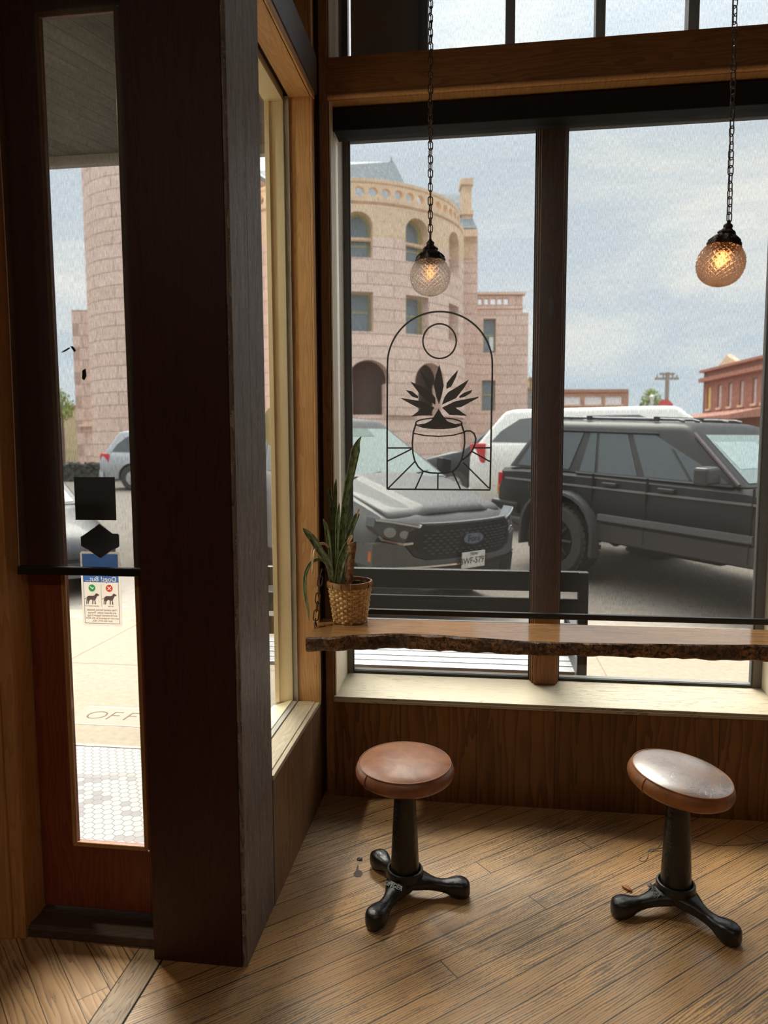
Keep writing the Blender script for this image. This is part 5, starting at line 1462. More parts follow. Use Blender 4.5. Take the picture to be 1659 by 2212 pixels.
# two-storey red brick block on the right, seen at a slant
xa, zt = cf(1522, 813, 58); xb = cf(1668, 770, 47.5)[0]
ln = math.hypot(xb-xa, 10.5); turn = -math.atan2(10.5, xb-xa)
rb = far_empty('red_brick_building', xa, 58, 0, turn); tag(rb, 'two-storey red brick block at the far right with tall narrow windows', 'building')
hs = [(ln*u, ln*.03, 4.3, 6.0, 'rect') for u in (.10, .28, .45, .62, .80, .93)]
zt = 7.35
gridwall('wall', flat(0), 0, ln, 0, zt, hs, .1, REDBR, rb, .3); gridwall('wall', side(0), 0, 12, 0, zt, [], .5, REDBR, rb, .3)
obj('cornice', B(-.2, -.35, zt-.9, ln, .1, zt-.6), plain('red_cornice', (.40, .17, .12), .8), rb, world=False); obj('cornice', B(-.2, -.3, zt-.15, ln, .4, zt+.05), plain('red_cornice', (.40, .17, .12), .8), rb, world=False)
obj('gable', MB().prism([(ln*.25, zt), (ln*.55, zt), (ln*.50, zt+.35), (ln*.44, zt+.5), (ln*.40, zt+.8), (ln*.36, zt+.55)], 'y', -.1, .3), M_TANP, rb, world=False)
for k, h in enumerate(hs):
    w_ = obj('window', B(h[0]-h[1], .12, h[2], h[0]+h[1], .18, h[3]), plain('yellow_blind', (.80, .70, .22), .6) if k == 0 else plain('pale_blind', (.62, .56, .52), .6), rb, world=False)
    obj('sill', B(h[0]-h[1]-.1, -.1, h[2]-.15, h[0]+h[1]+.1, .15, h[2]), M_TANP, w_, world=False)
aw = MB(); aw.prism([(-2.6, 3.5), (-.1, 4.0), (-.1, 3.4), (-2.6, 3.2)], 'x', -2.0, ln)
obj('awning', aw, plain('red_awning', (.42, .19, .14), .8), rb, world=False)

# ---- street furniture far off
def up(D, px): return cf(px, 900, D)[0]
pu = far_empty('utility_pole', up(70, 1440), 70); tag(pu, 'wooden utility pole with crossarms, far down the street', 'pole')
zt = cf(1440, 807, 70)[1]; M_POLE = plain('grey_pole_wood', (.36, .31, .27), .9)
obj('pole', MB().tube([(0, 0, 0), (0, 0, zt)], .20, 10), M_POLE, pu, world=False)
for z_, w_ in ((zt-.6, 1.2), (zt-.15, .75)): obj('crossarm', B(-w_, -.1, z_-.1, w_*.9, .1, z_+.1), M_POLE, pu, world=False)
for x_ in (-1.0, -.4, .5, .9): obj('insulator', MB().lathe([(.06, zt-.5), (.09, zt-.35), (.03, zt-.2)], 8, (x_, 0, 0)), M_POLE, pu, world=False)
sg = far_empty('stop_sign', up(34, 1437), 34); tag(sg, 'small red octagonal sign on a post by the far tree', 'sign')
z_ = cf(1437, 882, 34)[1]
obj('post', MB().tube([(0, .03, 0), (0, .03, z_+.3)], .035, 8), M_POLE, sg, world=False)
obj('panel', MB().prism([(.38*math.cos(R(22.5+45*k)), z_+.38*math.sin(R(22.5+45*k))) for k in range(8)], 'y', -.02, 0), plain('sign_red', (.62, .10, .09), .5), sg, world=False)
gs = far_empty('street_name_sign', up(36, 1424), 36); tag(gs, 'little green street-name sign on a post left of the red sign', 'sign')
z_ = cf(1424, 888, 36)[1]
obj('panel', B(-.38, -.02, z_-.1, .38, .02, z_+.1), plain('sign_green', (.05, .28, .15), .5), gs, world=False); obj('post', MB().tube([(0, .04, 0), (0, .04, z_+.12)], .03, 8), M_POLE, gs, world=False)
lp = far_empty('white_post', up(40, 1408), 40); tag(lp, 'pale slender post standing in front of the small tree', 'post')
z_ = cf(1408, 855, 40)[1]
obj('shaft', MB().lathe([(.14, 0), (.10, 1), (.09, z_-.3), (.15, z_-.1), (.02, z_)], 12), plain('pale_post', (.75, .76, .72), .6), lp, world=False, smooth=50)
def tree(label, X, D, zc_, rad, n, seed, col=(.25, .30, .07)):
    e = far_empty('small_tree', X, D); tag(e, label, 'tree')
    rnd = random.Random(seed)
    obj('trunk', MB().tube([(0, 0, 0), (.05, 0, zc_*.5), (0, .05, zc_)], [.14, .10, .05], 8), plain('tree_bark', (.16, .11, .08), .9), e, world=False)
    mb = MB()
    for i in range(n):
        while True:
            p = Vector((rnd.uniform(-1, 1), rnd.uniform(-1, 1), rnd.uniform(-1, 1)))
            if p.length < 1: break
        p = Vector((p.x*rad*(1-.35*(p.z+1)/2), p.y*rad, p.z*rad*1.15+zc_))
        a = Vector((rnd.uniform(-1, 1), rnd.uniform(-1, 1), rnd.uniform(-1, 1))).normalized(); b_ = a.orthogonal().normalized(); s_ = rnd.uniform(.06, .13)
        mb.add([p-a*s_, p+b_*s_*.5, p+a*s_, p-b_*s_*.5], [(0, 1, 2, 3)])
    o = obj('foliage', mb, plain('yellow_green_leaves', col, .7, var=.4, vscale=3), e, world=False, weld=False)
    return e
tree('small yellow-green tree at the far corner of the street', up(46, 1406), 46, cf(1406, 875, 46)[1], .85, 900, 5)
tree('pale tree beside the tan building, seen through the door glass', cf(133, 880, 50)[0], 50, cf(133, 872, 50)[1], 1.0, 700, 8, (.36, .33, .12))

# ================================================================== vehicles
def paint(name, col, rough=.28, metal=.0):
    return plain(name, col, rough+.14, metal=metal*.4, spec=.35, coat=.12)
M_TYRE = plain('tyre_rubber', (.060, .056, .052), .75, bump=.3, vscale=60)
M_RIMD = plain('dark_alloy', (.02, .018, .016), .4, metal=.3)
M_RIMS = plain('silver_alloy', (.45, .45, .46), .35, metal=.8)
M_TRIM = plain('black_plastic', (.02, .02, .021), .5)
M_CGLASS = plain('tinted_car_glass', (.045, .055, .058), .06, spec=.9)
M_WGLASS = plain('windscreen_glass', (.22, .29, .27), .07, spec=.8)
M_CHROME = plain('chrome', (.75, .75, .76), .12, metal=1)
M_LAMPR = plain('red_lamp', (.60, .03, .035), .2)
M_LAMPA = plain('amber_lamp', (.85, .25, .04), .25)
M_LAMPC = plain('clear_lamp', (.30, .31, .31), .12, spec=.8)
M_WELL = plain('wheel_well', (.008, .008, .008), .9)
def sec(x, zb, zt, wb, wm, wt, zm, crown=.03):
    half = [(0, zb), (wb*.8, zb), (wb, zb+.06), (wm, zm-.14), (wm+.012, zm), (wm*.99, zm+.12*(zt-zm)/.3), (wt+.02, zt-.05), (wt-.02, zt-.008), (wt*.6, zt+crown*.7), (0, zt+crown)]
    return [(x, y, z) for y, z in half] + [(x, -y, z) for y, z in reversed(half[1:-1])]
def wheel(e, x, y, r, w, rim=M_RIMS, knob=False, zc=None):
    s = 1 if y > 0 else -1; zc = zc or r
    T = lambda v: (x+v.x, y+s*v.z, zc+v.y)
    ty = MB().lathe([(r*.60, -w*.5), (r*.90, -w*.52), (r*.975, -w*.42), (r, -w*.30), (r, w*.30), (r*.975, w*.42), (r*.90, w*.52), (r*.60, w*.5)], 40, capends=False)
    if knob:
        for k in range(34):
            a = 2*math.pi*k/34
            for zz in (-.36, -.12, .12, .36):
                a2 = a + (.09 if abs(zz) > .2 else 0); c_, s_ = math.cos(a2), math.sin(a2)
                q = [(r*.985, -.026), (r*1.022, -.022), (r*1.022, .022), (r*.985, .026)]
                vs = [(rr*c_-t_*s_, rr*s_+t_*c_, zz*w+h) for h in (-w*.10, w*.10) for rr, t_ in q]
                ty.add(vs, [(0, 1, 2, 3), (7, 6, 5, 4), (0, 4, 5, 1), (1, 5, 6, 2), (2, 6, 7, 3)])
    ty.xf(T); wo_ = obj('wheel', ty, M_TYRE, e, world=False, smooth=40)
    rm = MB().lathe([(r*.62, w*.42), (r*.58, w*.48), (r*.52, w*.30), (r*.2, w*.36), (r*.14, w*.46), (.001, w*.47)], 32)
    for k in range(8 if knob else 5):
        a = 2*math.pi*k/(8 if knob else 5)
        rm.tube([(r*.12*math.cos(a), r*.12*math.sin(a), w*.42), (r*.54*math.cos(a), r*.54*math.sin(a), w*.40)], r*.055, 6)
    rm.xf(T); obj('rim', rm, rim, wo_, world=False, smooth=40)
    return wo_
class Cabin:
    """greenhouse between belt line and roof; faces carry window panels"""
    def __init__(s, z0, xf0, xr0, w0, z1, xf1, xr1, w1):
        s.a = dict(fr=(xf0, -w0, z0), fl=(xf0, w0, z0), rr=(xr0, -w0, z0), rl=(xr0, w0, z0)); s.b = dict(fr=(xf1, -w1, z1), fl=(xf1, w1, z1), rr=(xr1, -w1, z1), rl=(xr1, w1, z1))
        s.w1, s.z1, s.xf1, s.xr1 = w1, z1, xf1, xr1
    def body(s, e, mat, name='cabin', rise=.09):
        o = ['fr', 'fl', 'rl', 'rr']; n = 6
        def ringpts(d, ins=0.0, z=None, r_=.10):
            P = [Vector(d[k]) for k in o]; c = sum(P, Vector())/4; out = []
            for i in range(4):
                p = P[i]; p = p + (c-p).normalized()*ins
                a = (P[i-1]-P[i]).normalized(); b = (P[(i+1) % 4]-P[i]).normalized()
                for k in range(n):
                    t_ = k/(n-1); q = p + a*r_*(1-t_)**2 + b*r_*t_**2
                    if z is not None: q.z = z
                    out.append(q)
            return out
        secs = [ringpts(s.a), ringpts(s.b), ringpts(s.b, .05, s.z1+rise*.55, .14), ringpts(s.b, .16, s.z1+rise*.9, .2), ringpts(s.b, .45, s.z1+rise, .2)]
        return obj(name, MB().loft(secs), mat, e, world=False, smooth=35)
    def pt(s, face, u, v, off=0.0):
        a0, a1 = {'right': ('rr', 'fr'), 'left': ('rl', 'fl'), 'front': ('fr', 'fl'), 'rear': ('rr', 'rl')}[face]
        A, Bq, Cq, D = (Vector(s.a[a0]), Vector(s.a[a1]), Vector(s.b[a1]), Vector(s.b[a0]))
        n = (Bq-A).cross(D-A).normalized()
        want = {'right': Vector((0, -1, 0)), 'left': Vector((0, 1, 0)), 'front': Vector((1, 0, .3)), 'rear': Vector((-1, 0, .3))}[face]
        if n.dot(want) < 0: n = -n
        return A.lerp(Bq, u).lerp(D.lerp(Cq, u), v) + n*off
    def panel(s, e, face, poly, mat, name, off=.006, th=.02):
        m_ = len(poly); vs = [s.pt(face, u, v, off) for u, v in poly]+[s.pt(face, u, v, off-th) for u, v in poly]
        mb = MB(); mb.add(vs, [tuple(range(m_)), tuple(range(2*m_-1, m_-1, -1))]+[(i, (i+1) % m_, m_+(i+1) % m_, m_+i) for i in range(m_)])
        return obj(name, mb, mat, e, world=False)
def arches(o, spots, r, depth):
    cs = []
    for x, y, zc in spots:
        c = MB().lathe([(r, -depth), (r, depth)], 36); c.xf(lambda v, x=x, y=y, zc=zc: (x+v.x, y+v.z, zc+v.y)); cs.append(c)
    boolean(o, cs)

# ---------------------------------------------------------------- dark grey pickup, nose to the kerb
pk = empty('pickup_truck', (.575, 3.535, -.074)); pk.rotation_euler = (0, R(3.5), R(-42.7))
tag(pk, 'dark grey pickup with an oval badge, parked nose to the kerb outside the window', 'truck')
PG = paint('gunmetal_paint', (.115, .114, .113), .46, .1)
def nosex(y): return -.30*(abs(y)/.93)**2.6
def bend(mb):
    return mb.xf(lambda v: (v.x + nosex(v.y)*max(0, min(1, 1+v.x/1.1)), v.y, v.z))
secs = [sec(-.05, .60, .93, .80, .87, .80, .82), sec(-.10, .52, .985, .84, .90, .80, .82), sec(-.22, .45, 1.03, .88, .93, .80, .84), sec(-.45, .42, 1.09, .88, .935, .82, .88), sec(-.8, .40, 1.17, .88, .935, .84, .92), sec(-1.2, .40, 1.25, .88, .93, .86, .95),
        sec(-1.5, .40, 1.27, .88, .93, .88, .97, .0), sec(-3.4, .42, 1.29, .88, .93, .88, .98, .0), sec(-5.25, .48, 1.32, .88, .93, .89, 1.0, .0), sec(-5.3, .55, 1.28, .85, .91, .86, 1.0, .0)]
body = obj('body', bend(MB().loft(secs)), PG, pk, world=False, smooth=35)
arches(body, [(-.93, .95, .40), (-.93, -.95, .40), (-4.15, .95, .42), (-4.15, -.95, .42)], .47, .30)
# hood: a raised panel with a dome between two creases
hv, hf = [], []
nx_, ny_ = 16, 40
for i in range(nx_+1):
    x = -.16-1.06*i/nx_
    for j in range(ny_+1):
        q = 2*j/ny_-1; y = q*(.74+.04*i/nx_)
        zt = 1.0+.09*(-x/.45) if x > -.45 else 1.09+.16*((-x-.45)/.75)
        z = zt + .035*(1-(abs(q))**2.5) + (.022 if abs(q) < .50 else .022*max(0, 1-(abs(q)-.50)/.07)) - (.04*max(0, (x+.24)/.08) if x > -.24 else 0)
        hv.append((x, y, z+.006))
for i in range(nx_):
    for j in range(ny_): a = i*(ny_+1)+j; hf.append((a, a+1, a+ny_+2, a+ny_+1))
hm = MB(); hm.add(hv, hf); o = obj('hood', bend(hm), PG, pk, world=False, smooth=25)
sd = o.modifiers.new('thickness', 'SOLIDIFY'); sd.thickness = .03; sd.offset = -1
cb = Cabin(1.25, -1.16, -3.45, .86, 1.76, -1.93, -3.22, .62)
cab = cb.body(pk, PG)
cb.panel(cab, 'front', [(.05, .02), (.95, .02), (.93, .96), (.07, .96)], M_WGLASS, 'windscreen')
cb.panel(cab, 'front', [(.30, .80), (.70, .80), (.70, .955), (.30, .955)], plain('screen_tint_band', (.14, .20, .16), .1), 'tint_band', .0085)
for f_ in ('right', 'left'):
    cb.panel(cab, f_, [(.56, .06), (.95, .06), (.93, .30), (.80, .92), (.56, .92)], M_CGLASS, 'side_window'); cb.panel(cab, f_, [(.14, .06), (.53, .06), (.53, .92), (.20, .92)], M_CGLASS, 'side_window')
cb.panel(cab, 'rear', [(.1, .1), (.9, .1), (.88, .9), (.12, .9)], M_CGLASS, 'rear_window')
ck = MB()
for (x0, y0, x1, y1) in ((-1.15, -.55, -1.22, -.05), (-1.15, .10, -1.22, .62)): ck.tube([(x0, y0, 1.275), ((x0+x1)/2-.02, (y0+y1)/2, 1.29), (x1-.04, y1, 1.315)], .012, 6)
ck.box(-1.27, -.72, 1.235, -1.17, .72, 1.265)
obj('wiper', ck, M_TRIM, pk, world=False)
def fascia(poly, off, th, name, mat, parent=None, smooth=None, bevel=0):
    """a front-end piece: outline in (across, up), wrapped round the curved nose"""
    me = bmesh.new(); vs = [me.verts.new((off, p[0], p[1])) for p in poly]; fc = me.faces.new(vs)
    r_ = bmesh.ops.extrude_face_region(me, geom=[fc]); bmesh.ops.translate(me, verts=[v for v in r_['geom'] if isinstance(v, bmesh.types.BMVert)], vec=(-th, 0, 0))
    for k in range(-18, 19):
        g = me.verts[:]+me.edges[:]+me.faces[:]; bmesh.ops.bisect_plane(me, geom=g, plane_co=(0, k*.05+.001, 0), plane_no=(0, 1, 0))
    mb = MB(); me.verts.index_update(); mb.add([(v.co.x+nosex(v.co.y), v.co.y, v.co.z) for v in me.verts], [tuple(v.index for v in f_.verts) for f_ in me.faces]); me.free()
    return obj(name, mb, mat, parent or pk, world=False, smooth=smooth, bevel=bevel)
mir = lambda P_: [(-a, b_) for a, b_ in reversed(P_)]
grl = [(.52, .965), (-.52, .965), (-.66, .90), (-.685, .80), (-.60, .69), (-.46, .655), (.46, .655), (.60, .69), (.685, .80), (.66, .90)]
fascia(grl, .012, .10, 'grille_surround', M_TRIM)
inn = [(.47, .935), (-.47, .935), (-.60, .88), (-.62, .80), (-.555, .715), (-.43, .69), (.43, .69), (.555, .715), (.62, .80), (.60, .88)]
gr = fascia(inn, .018, .06, 'grille', plain('grille_mesh', (.010, .010, .011), .5))
br_ = MB()
for r_ in range(8):
    z = .712+.028*r_
    for k in range(-8, 9):
        y = k*.074+(.037 if r_ % 2 else 0)
        if abs(y) > .55-(.10 if r_ in (0, 7) else 0) or (abs(y) < .17 and .76 < z < .88): continue
        br_.box(.018+nosex(y), y-.022, z-.0045, .030+nosex(y), y+.022, z+.0045)
obj('grille_bars', br_, plain('grille_bar', (.12, .12, .125), .35, metal=.5), gr, world=False)
sur = []
fascia([(.55, .985), (-.55, .985), (-.52, .968), (.52, .968)], .020, .05, 'grille_top_bar', PG)
ov_ = lambda a, b_, zc: [(a*math.cos(R(t_)), zc+b_*math.sin(R(t_))) for t_ in range(0, 360, 10)]
bd = fascia(ov_(.135, .056, .825), .050, .05, 'badge', M_CHROME); fascia(ov_(.124, .047, .825), .053, .02, 'badge_field', plain('badge_blue', (.16, .19, .27), .25), bd)
tm = text_mb('Ford', .085, frame_mat((.0545, 0, .826), (0, 1, 0), (.0, .0, 1)), .003, bold=.001); obj('badge_lettering', tm, M_CHROME, bd, world=False)
hl = [(-.555, .965), (-.80, 1.010), (-.905, 1.025), (-.915, .95), (-.86, .86), (-.70, .81), (-.62, .80), (-.665, .88)]
for pl_, s_ in ((hl, 1), (mir(hl), -1)):
    h_ = fascia(pl_, .004, .12, 'headlight', plain('headlamp_lens', (.075, .078, .08), .12, spec=.8))
    strip = [(-.62, .800), (-.70, .790), (-.86, .830), (-.885, .872), (-.872, .872), (-.85, .845), (-.70, .812), (-.62, .820)]
    fascia(strip if s_ > 0 else mir(strip), .016, .02, 'light_strip', M_CHROME, h_)
    top = [(-.57, .962), (-.80, 1.006), (-.905, 1.022), (-.90, 1.002), (-.80, .990), (-.58, .948)]
    fascia(top if s_ > 0 else mir(top), .012, .02, 'light_brow', plain('lamp_brow', (.55, .56, .57), .2), h_)
    for y_, z_, r2 in ((-.80, .905, .045), (-.69, .885, .036)):
        fascia([(s_*y_+r2*math.cos(R(t_)), z_+r2*math.sin(R(t_))) for t_ in range(0, 360, 24)], .008, .02, 'projector', M_LAMPC, h_)
    am = [(-.895, .72), (-.93, .73), (-.93, .64), (-.90, .65)]
    fascia(am if s_ > 0 else mir(am), .010, .04, 'side_marker', M_LAMPA)
fascia([(-.50, .655), (-.62, .69), (-.70, .79), (-.86, .815), (-.93, .80), (-.93, .60), (-.86, .50), (.86, .50), (.93, .60), (.93, .80), (.86, .815), (.70, .79), (.62, .69), (.50, .655)], .030, .25, 'bumper', PG)
low = fascia([(-.90, .56), (-.78, .40), (.78, .40), (.90, .56), (.70, .585), (-.70, .585)], .040, .25, 'lower_bumper', M_TRIM)
fascia([(-.88, .590), (-.86, .602), (-.40, .612), (.40, .612), (.86, .602), (.88, .590), (.40, .597), (-.40, .597)], .045, .02, 'bumper_line', M_CHROME)
fascia([(-.66, .545), (-.45, .545), (-.45, .44), (-.62, .44)], .046, .06, 'fog_recess', M_WELL, low); fascia([(.66, .545), (.62, .44), (.45, .44), (.45, .545)], .046, .06, 'fog_recess', M_WELL, low)
pt_ = obj('number_plate', B(.052, -.152, .555, .062, .152, .705), plain('plate_white', (.80, .79, .76), .5), pk, world=False, bevel=.004)
for s_, sz, z_, y_ in (('BWF-5797', .082, .620, 0), ('TEXAS', .034, .685, 0)):
    obj('plate_lettering', text_mb(s_, sz, frame_mat((.0625, y_, z_), (0, 1, 0), (0, 0, 1)), .001, bold=.001), plain('plate_ink', (.03, .03, .035), .5), pt_, world=False)
for s_ in (1, -1):
    mr_ = MB().loft([[(x_, s_*y_, z_) for y_, z_ in ((.98, 1.24), (1.14, 1.26), (1.15, 1.42), (1.00, 1.44))] for x_ in (-1.42, -1.52)]); mr_.tube([(-1.5, s_*.86, 1.28), (-1.5, s_*1.0, 1.30)], .03, 8)
    obj('mirror', mr_, M_TRIM, pk, world=False, bevel=.02)
    for x_ in (-1.02+.0, ): pass
    dl = MB()
    for x_ in (-1.42, -2.40, -3.35): dl.box(x_-.006, s_*.926-.012, .50, x_+.006, s_*.926+.018, 1.25)
    obj('door_seam', dl, M_WELL, pk, world=False)
    for x_ in (-2.28, -3.22): obj('door_handle', MB().tube([(x_, s_*.945, 1.06), (x_+.03, s_*.985, 1.065), (x_+.17, s_*.985, 1.065), (x_+.2, s_*.945, 1.06)], .016, 8), PG, pk, world=False, smooth=50)
for x_ in (-.93, -4.15):
    for s_ in (1, -1): wheel(pk, x_, s_*.80, .39, .26, M_RIMS, zc=.385)

# ---------------------------------------------------------------- black boxy off-roader
jp = empty('off_road_wagon', (2.295, 6.013, .054)); jp.rotation_euler = (0, R(2.6), R(-47.4)); jp.scale = (1.1, 1.1, 1.1)
tag(jp, 'black boxy four-door off-roader with roof rails parked right of the pickup', 'car')
PB = paint('worn_black_paint', (.009, .0085, .009), .36)
secs = [sec(-.95, .55, 1.06, .76, .83, .80, .86, .0), sec(-.92, .50, 1.11, .78, .845, .81, .86, .0), sec(-.6, .50, 1.13, .80, .855, .82, .86, .0), sec(.5, .48, 1.135, .80, .86, .82, .85, .0), sec(1.95, .48, 1.12, .80, .86, .82, .84, .0),
        sec(2.1, .48, 1.09, .80, .86, .80, .82, .02), sec(3.0, .50, 1.03, .80, .85, .76, .80, .03), sec(3.22, .52, 1.0, .78, .83, .72, .80, .03), sec(3.26, .55, .96, .75, .80, .7, .80, .0)]
bd_ = obj('body', MB().loft(secs), PB, jp, world=False, smooth=30)
arches(bd_, [(0, .9, .42), (0, -.9, .42), (2.576, .9, .36), (2.576, -.9, .36)], .46, .30)
cb = Cabin(1.125, 1.92, -.86, .815, 1.57, 1.34, -.60, .66)
cab = cb.body(jp, PB, rise=.09)
for f_ in ('right', 'left'):
    cb.panel(cab, f_, [(.655, .03), (.955, .03), (.952, .10), (.78, .90), (.655, .90)], M_CGLASS, 'front_window')
    cb.panel(cab, f_, [(.46, .03), (.625, .03), (.625, .90), (.46, .90)], M_CGLASS, 'rear_door_window'); cb.panel(cab, f_, [(.375, .03), (.445, .03), (.445, .90), (.405, .90)], M_CGLASS, 'quarter_light')
    cb.panel(cab, f_, [(.06, .05), (.325, .05), (.36, .90), (.06, .90)], M_CGLASS, 'cargo_window')
    cb.panel(cab, f_, [(.02, .93), (.80, .93), (.80, .97), (.02, .97)], plain('drip_rail', (.05, .05, .052), .3), 'drip_rail', .02)
    cb.panel(cab, f_, [(.36, -.02), (.96, -.02), (.96, .018), (.36, .018)], plain('window_sill_trim', (.09, .09, .095), .3), 'sill_trim', .012)
    cb.panel(cab, f_, [(.822, .03), (.832, .03), (.832, .62), (.822, .66)], M_TRIM, 'window_divider', .012)
cb.panel(cab, 'front', [(.06, .06), (.94, .06), (.92, .94), (.08, .94)], M_WGLASS, 'windscreen')
cb.panel(cab, 'front', [(.10, .30), (.60, .30), (.60, .80), (.10, .80)], plain('screen_reflection', (.34, .44, .43), .08, spec=.8), 'painted_reflection', .0085)  # paler glassy panel: a reflection painted onto the windscreen
cb.panel(cab, 'rear', [(.1, .1), (.9, .1), (.88, .9), (.12, .9)], M_CGLASS, 'rear_window')
ap = MB()
for u in (.965, 1.0): pass
ap.tube([cb.pt('right', .985, .02, .01), cb.pt('right', .990, .97, .01)], .018, 6)
obj('pillar_trim', ap, plain('pinkish_chip', (.16, .12, .12), .35), cab, world=False)
rr_ = MB()
for y_ in (-.50, -.25, .25, .50):
    rr_.tube([(-.45, y_, 1.675), (-.40, y_, 1.685), (1.05, y_, 1.68), (1.12, y_, 1.665)], .014, 8)
obj('roof_rail', rr_, plain('rail_alloy', (.20, .20, .21), .35, metal=.5), cab, world=False, smooth=50)
cbx = MB()
for x_ in (0.05, .85): cbx.tube([(x_, -.56, 1.695), (x_, .56, 1.695)], .010, 8); [cbx.box(x_-.02, y_-.02, 1.66, x_+.02, y_+.02, 1.705) for y_ in (-.54, .54)]
obj('roof_bar', cbx, M_TRIM, cab, world=False)
for s_ in (-1, 1):
    st_ = MB()
    st_.box(-.82, s_*.868-.008, .985, 3.0, s_*.868+.008, 1.003); obj('pinstripe', st_, plain('stripe_grey', (.22, .21, .21), .4), bd_, world=False)
    cl = MB(); cl.prism([(s_*.85, .66), (s_*.895, .68), (s_*.895, .735), (s_*.85, .745)], 'x', .50, 2.05); obj('side_moulding', cl, plain('grey_moulding', (.13, .13, .135), .4), bd_, world=False)
    cl = MB(); cl.prism([(s_*.83, .46), (s_*.875, .48), (s_*.875, .64), (s_*.84, .66)], 'x', .48, 2.08); obj('lower_cladding', cl, plain('dull_cladding', (.05, .042, .04), .5), bd_, world=False)
    dl = MB()
    for x_ in (.40, 1.02, 2.02): dl.box(x_-.005, s_*.862-.014, .50, x_+.005, s_*.862+.014, 1.13)
    obj('door_seam', dl, M_WELL, bd_, world=False)
    for x_ in (.52, 1.14):
        obj('door_handle', B(x_, s_*.868-.022, 1.02, x_+.17, s_*.868+.022, 1.055), M_TRIM, bd_, world=False, bevel=.008)
    fl = MB(); ring = []
    for k in range(17):
        a = R(-14+k*13); c_, s2 = math.cos(a), math.sin(a)
        hxp = .46+.035*abs(math.sin(2*a))
        ring.append([(0+hxp*c_, s_*.80, .42+hxp*s2), (hxp*c_, s_*.955, .42+hxp*s2), ((hxp+.035)*c_, s_*.95, .42+(hxp+.03)*s2), ((hxp+.055)*c_, s_*.86, .42+(hxp+.05)*s2)])
    fl.loft(ring); obj('wheel_flare', fl, plain('faded_flare', (.055, .055, .058), .6), bd_, world=False, smooth=40)
    tl_ = obj('tail_lamp', B(-.965, s_*.60 if s_ > 0 else -.845, .80, -.90, .845 if s_ > 0 else -.60, 1.05), M_LAMPR, jp, world=False, bevel=.01)
    obj('amber_section', B(-.968, s_*.60 if s_ > 0 else -.848, .80, -.895, .848 if s_ > 0 else -.60, .905), M_LAMPA, tl_, world=False, bevel=.008)
    obj('bumper_end', B(-1.05, s_*.45 if s_ > 0 else -.87, .60, -.62, .87 if s_ > 0 else -.45, .74), M_TRIM, jp, world=False, bevel=.03)
    mm_ = MB().loft([[(x_, s_*y_, z_) for y_, z_ in ((.86, 1.14), (1.08, 1.13), (1.09, 1.28), (.90, 1.29))] for x_ in (1.74, 1.60)])
    obj('mirror', mm_, plain('mirror_cap', (.06, .058, .06), .4), jp, world=False, bevel=.025)
obj('rear_bumper', B(-1.06, -.80, .58, -.92, .80, .73), M_TRIM, jp, world=False, bevel=.02)
obj('trailer_hitch', MB().tube([(-.6, -.3, .46), (-1.0, -.3, .44)], .05, 8), plain('rusty_steel', (.16, .09, .06), .7), jp, world=False)
ax_ = MB().tube([(0, -.75, .40), (0, .75, .40)], .05, 10); ax_.lathe([(.02, -.15), (.14, -.08), (.15, .08), (.02, .15)], 16, (0, .1, .40)); ax_.box(.9, -.35, .34, 1.5, .35, .50)
obj('axle', ax_, M_WELL, jp, world=False)
obj('grille', B(3.25, -.5, .70, 3.30, .5, .94), M_TRIM, jp, world=False); obj('front_bumper', B(3.2, -.85, .55, 3.42, .85, .70), M_TRIM, jp, world=False, bevel=.02)
for x_ in (0, 2.576):
    for s_ in (1, -1): wheel(jp, x_, s_*.79, .385, .27, M_RIMD, True, zc=.405 if x_ == 0 else .40)
obj('bonnet_seam', B(2.1, -.76, 1.10, 2.115, .76, 1.128), M_WELL, jp, world=False)

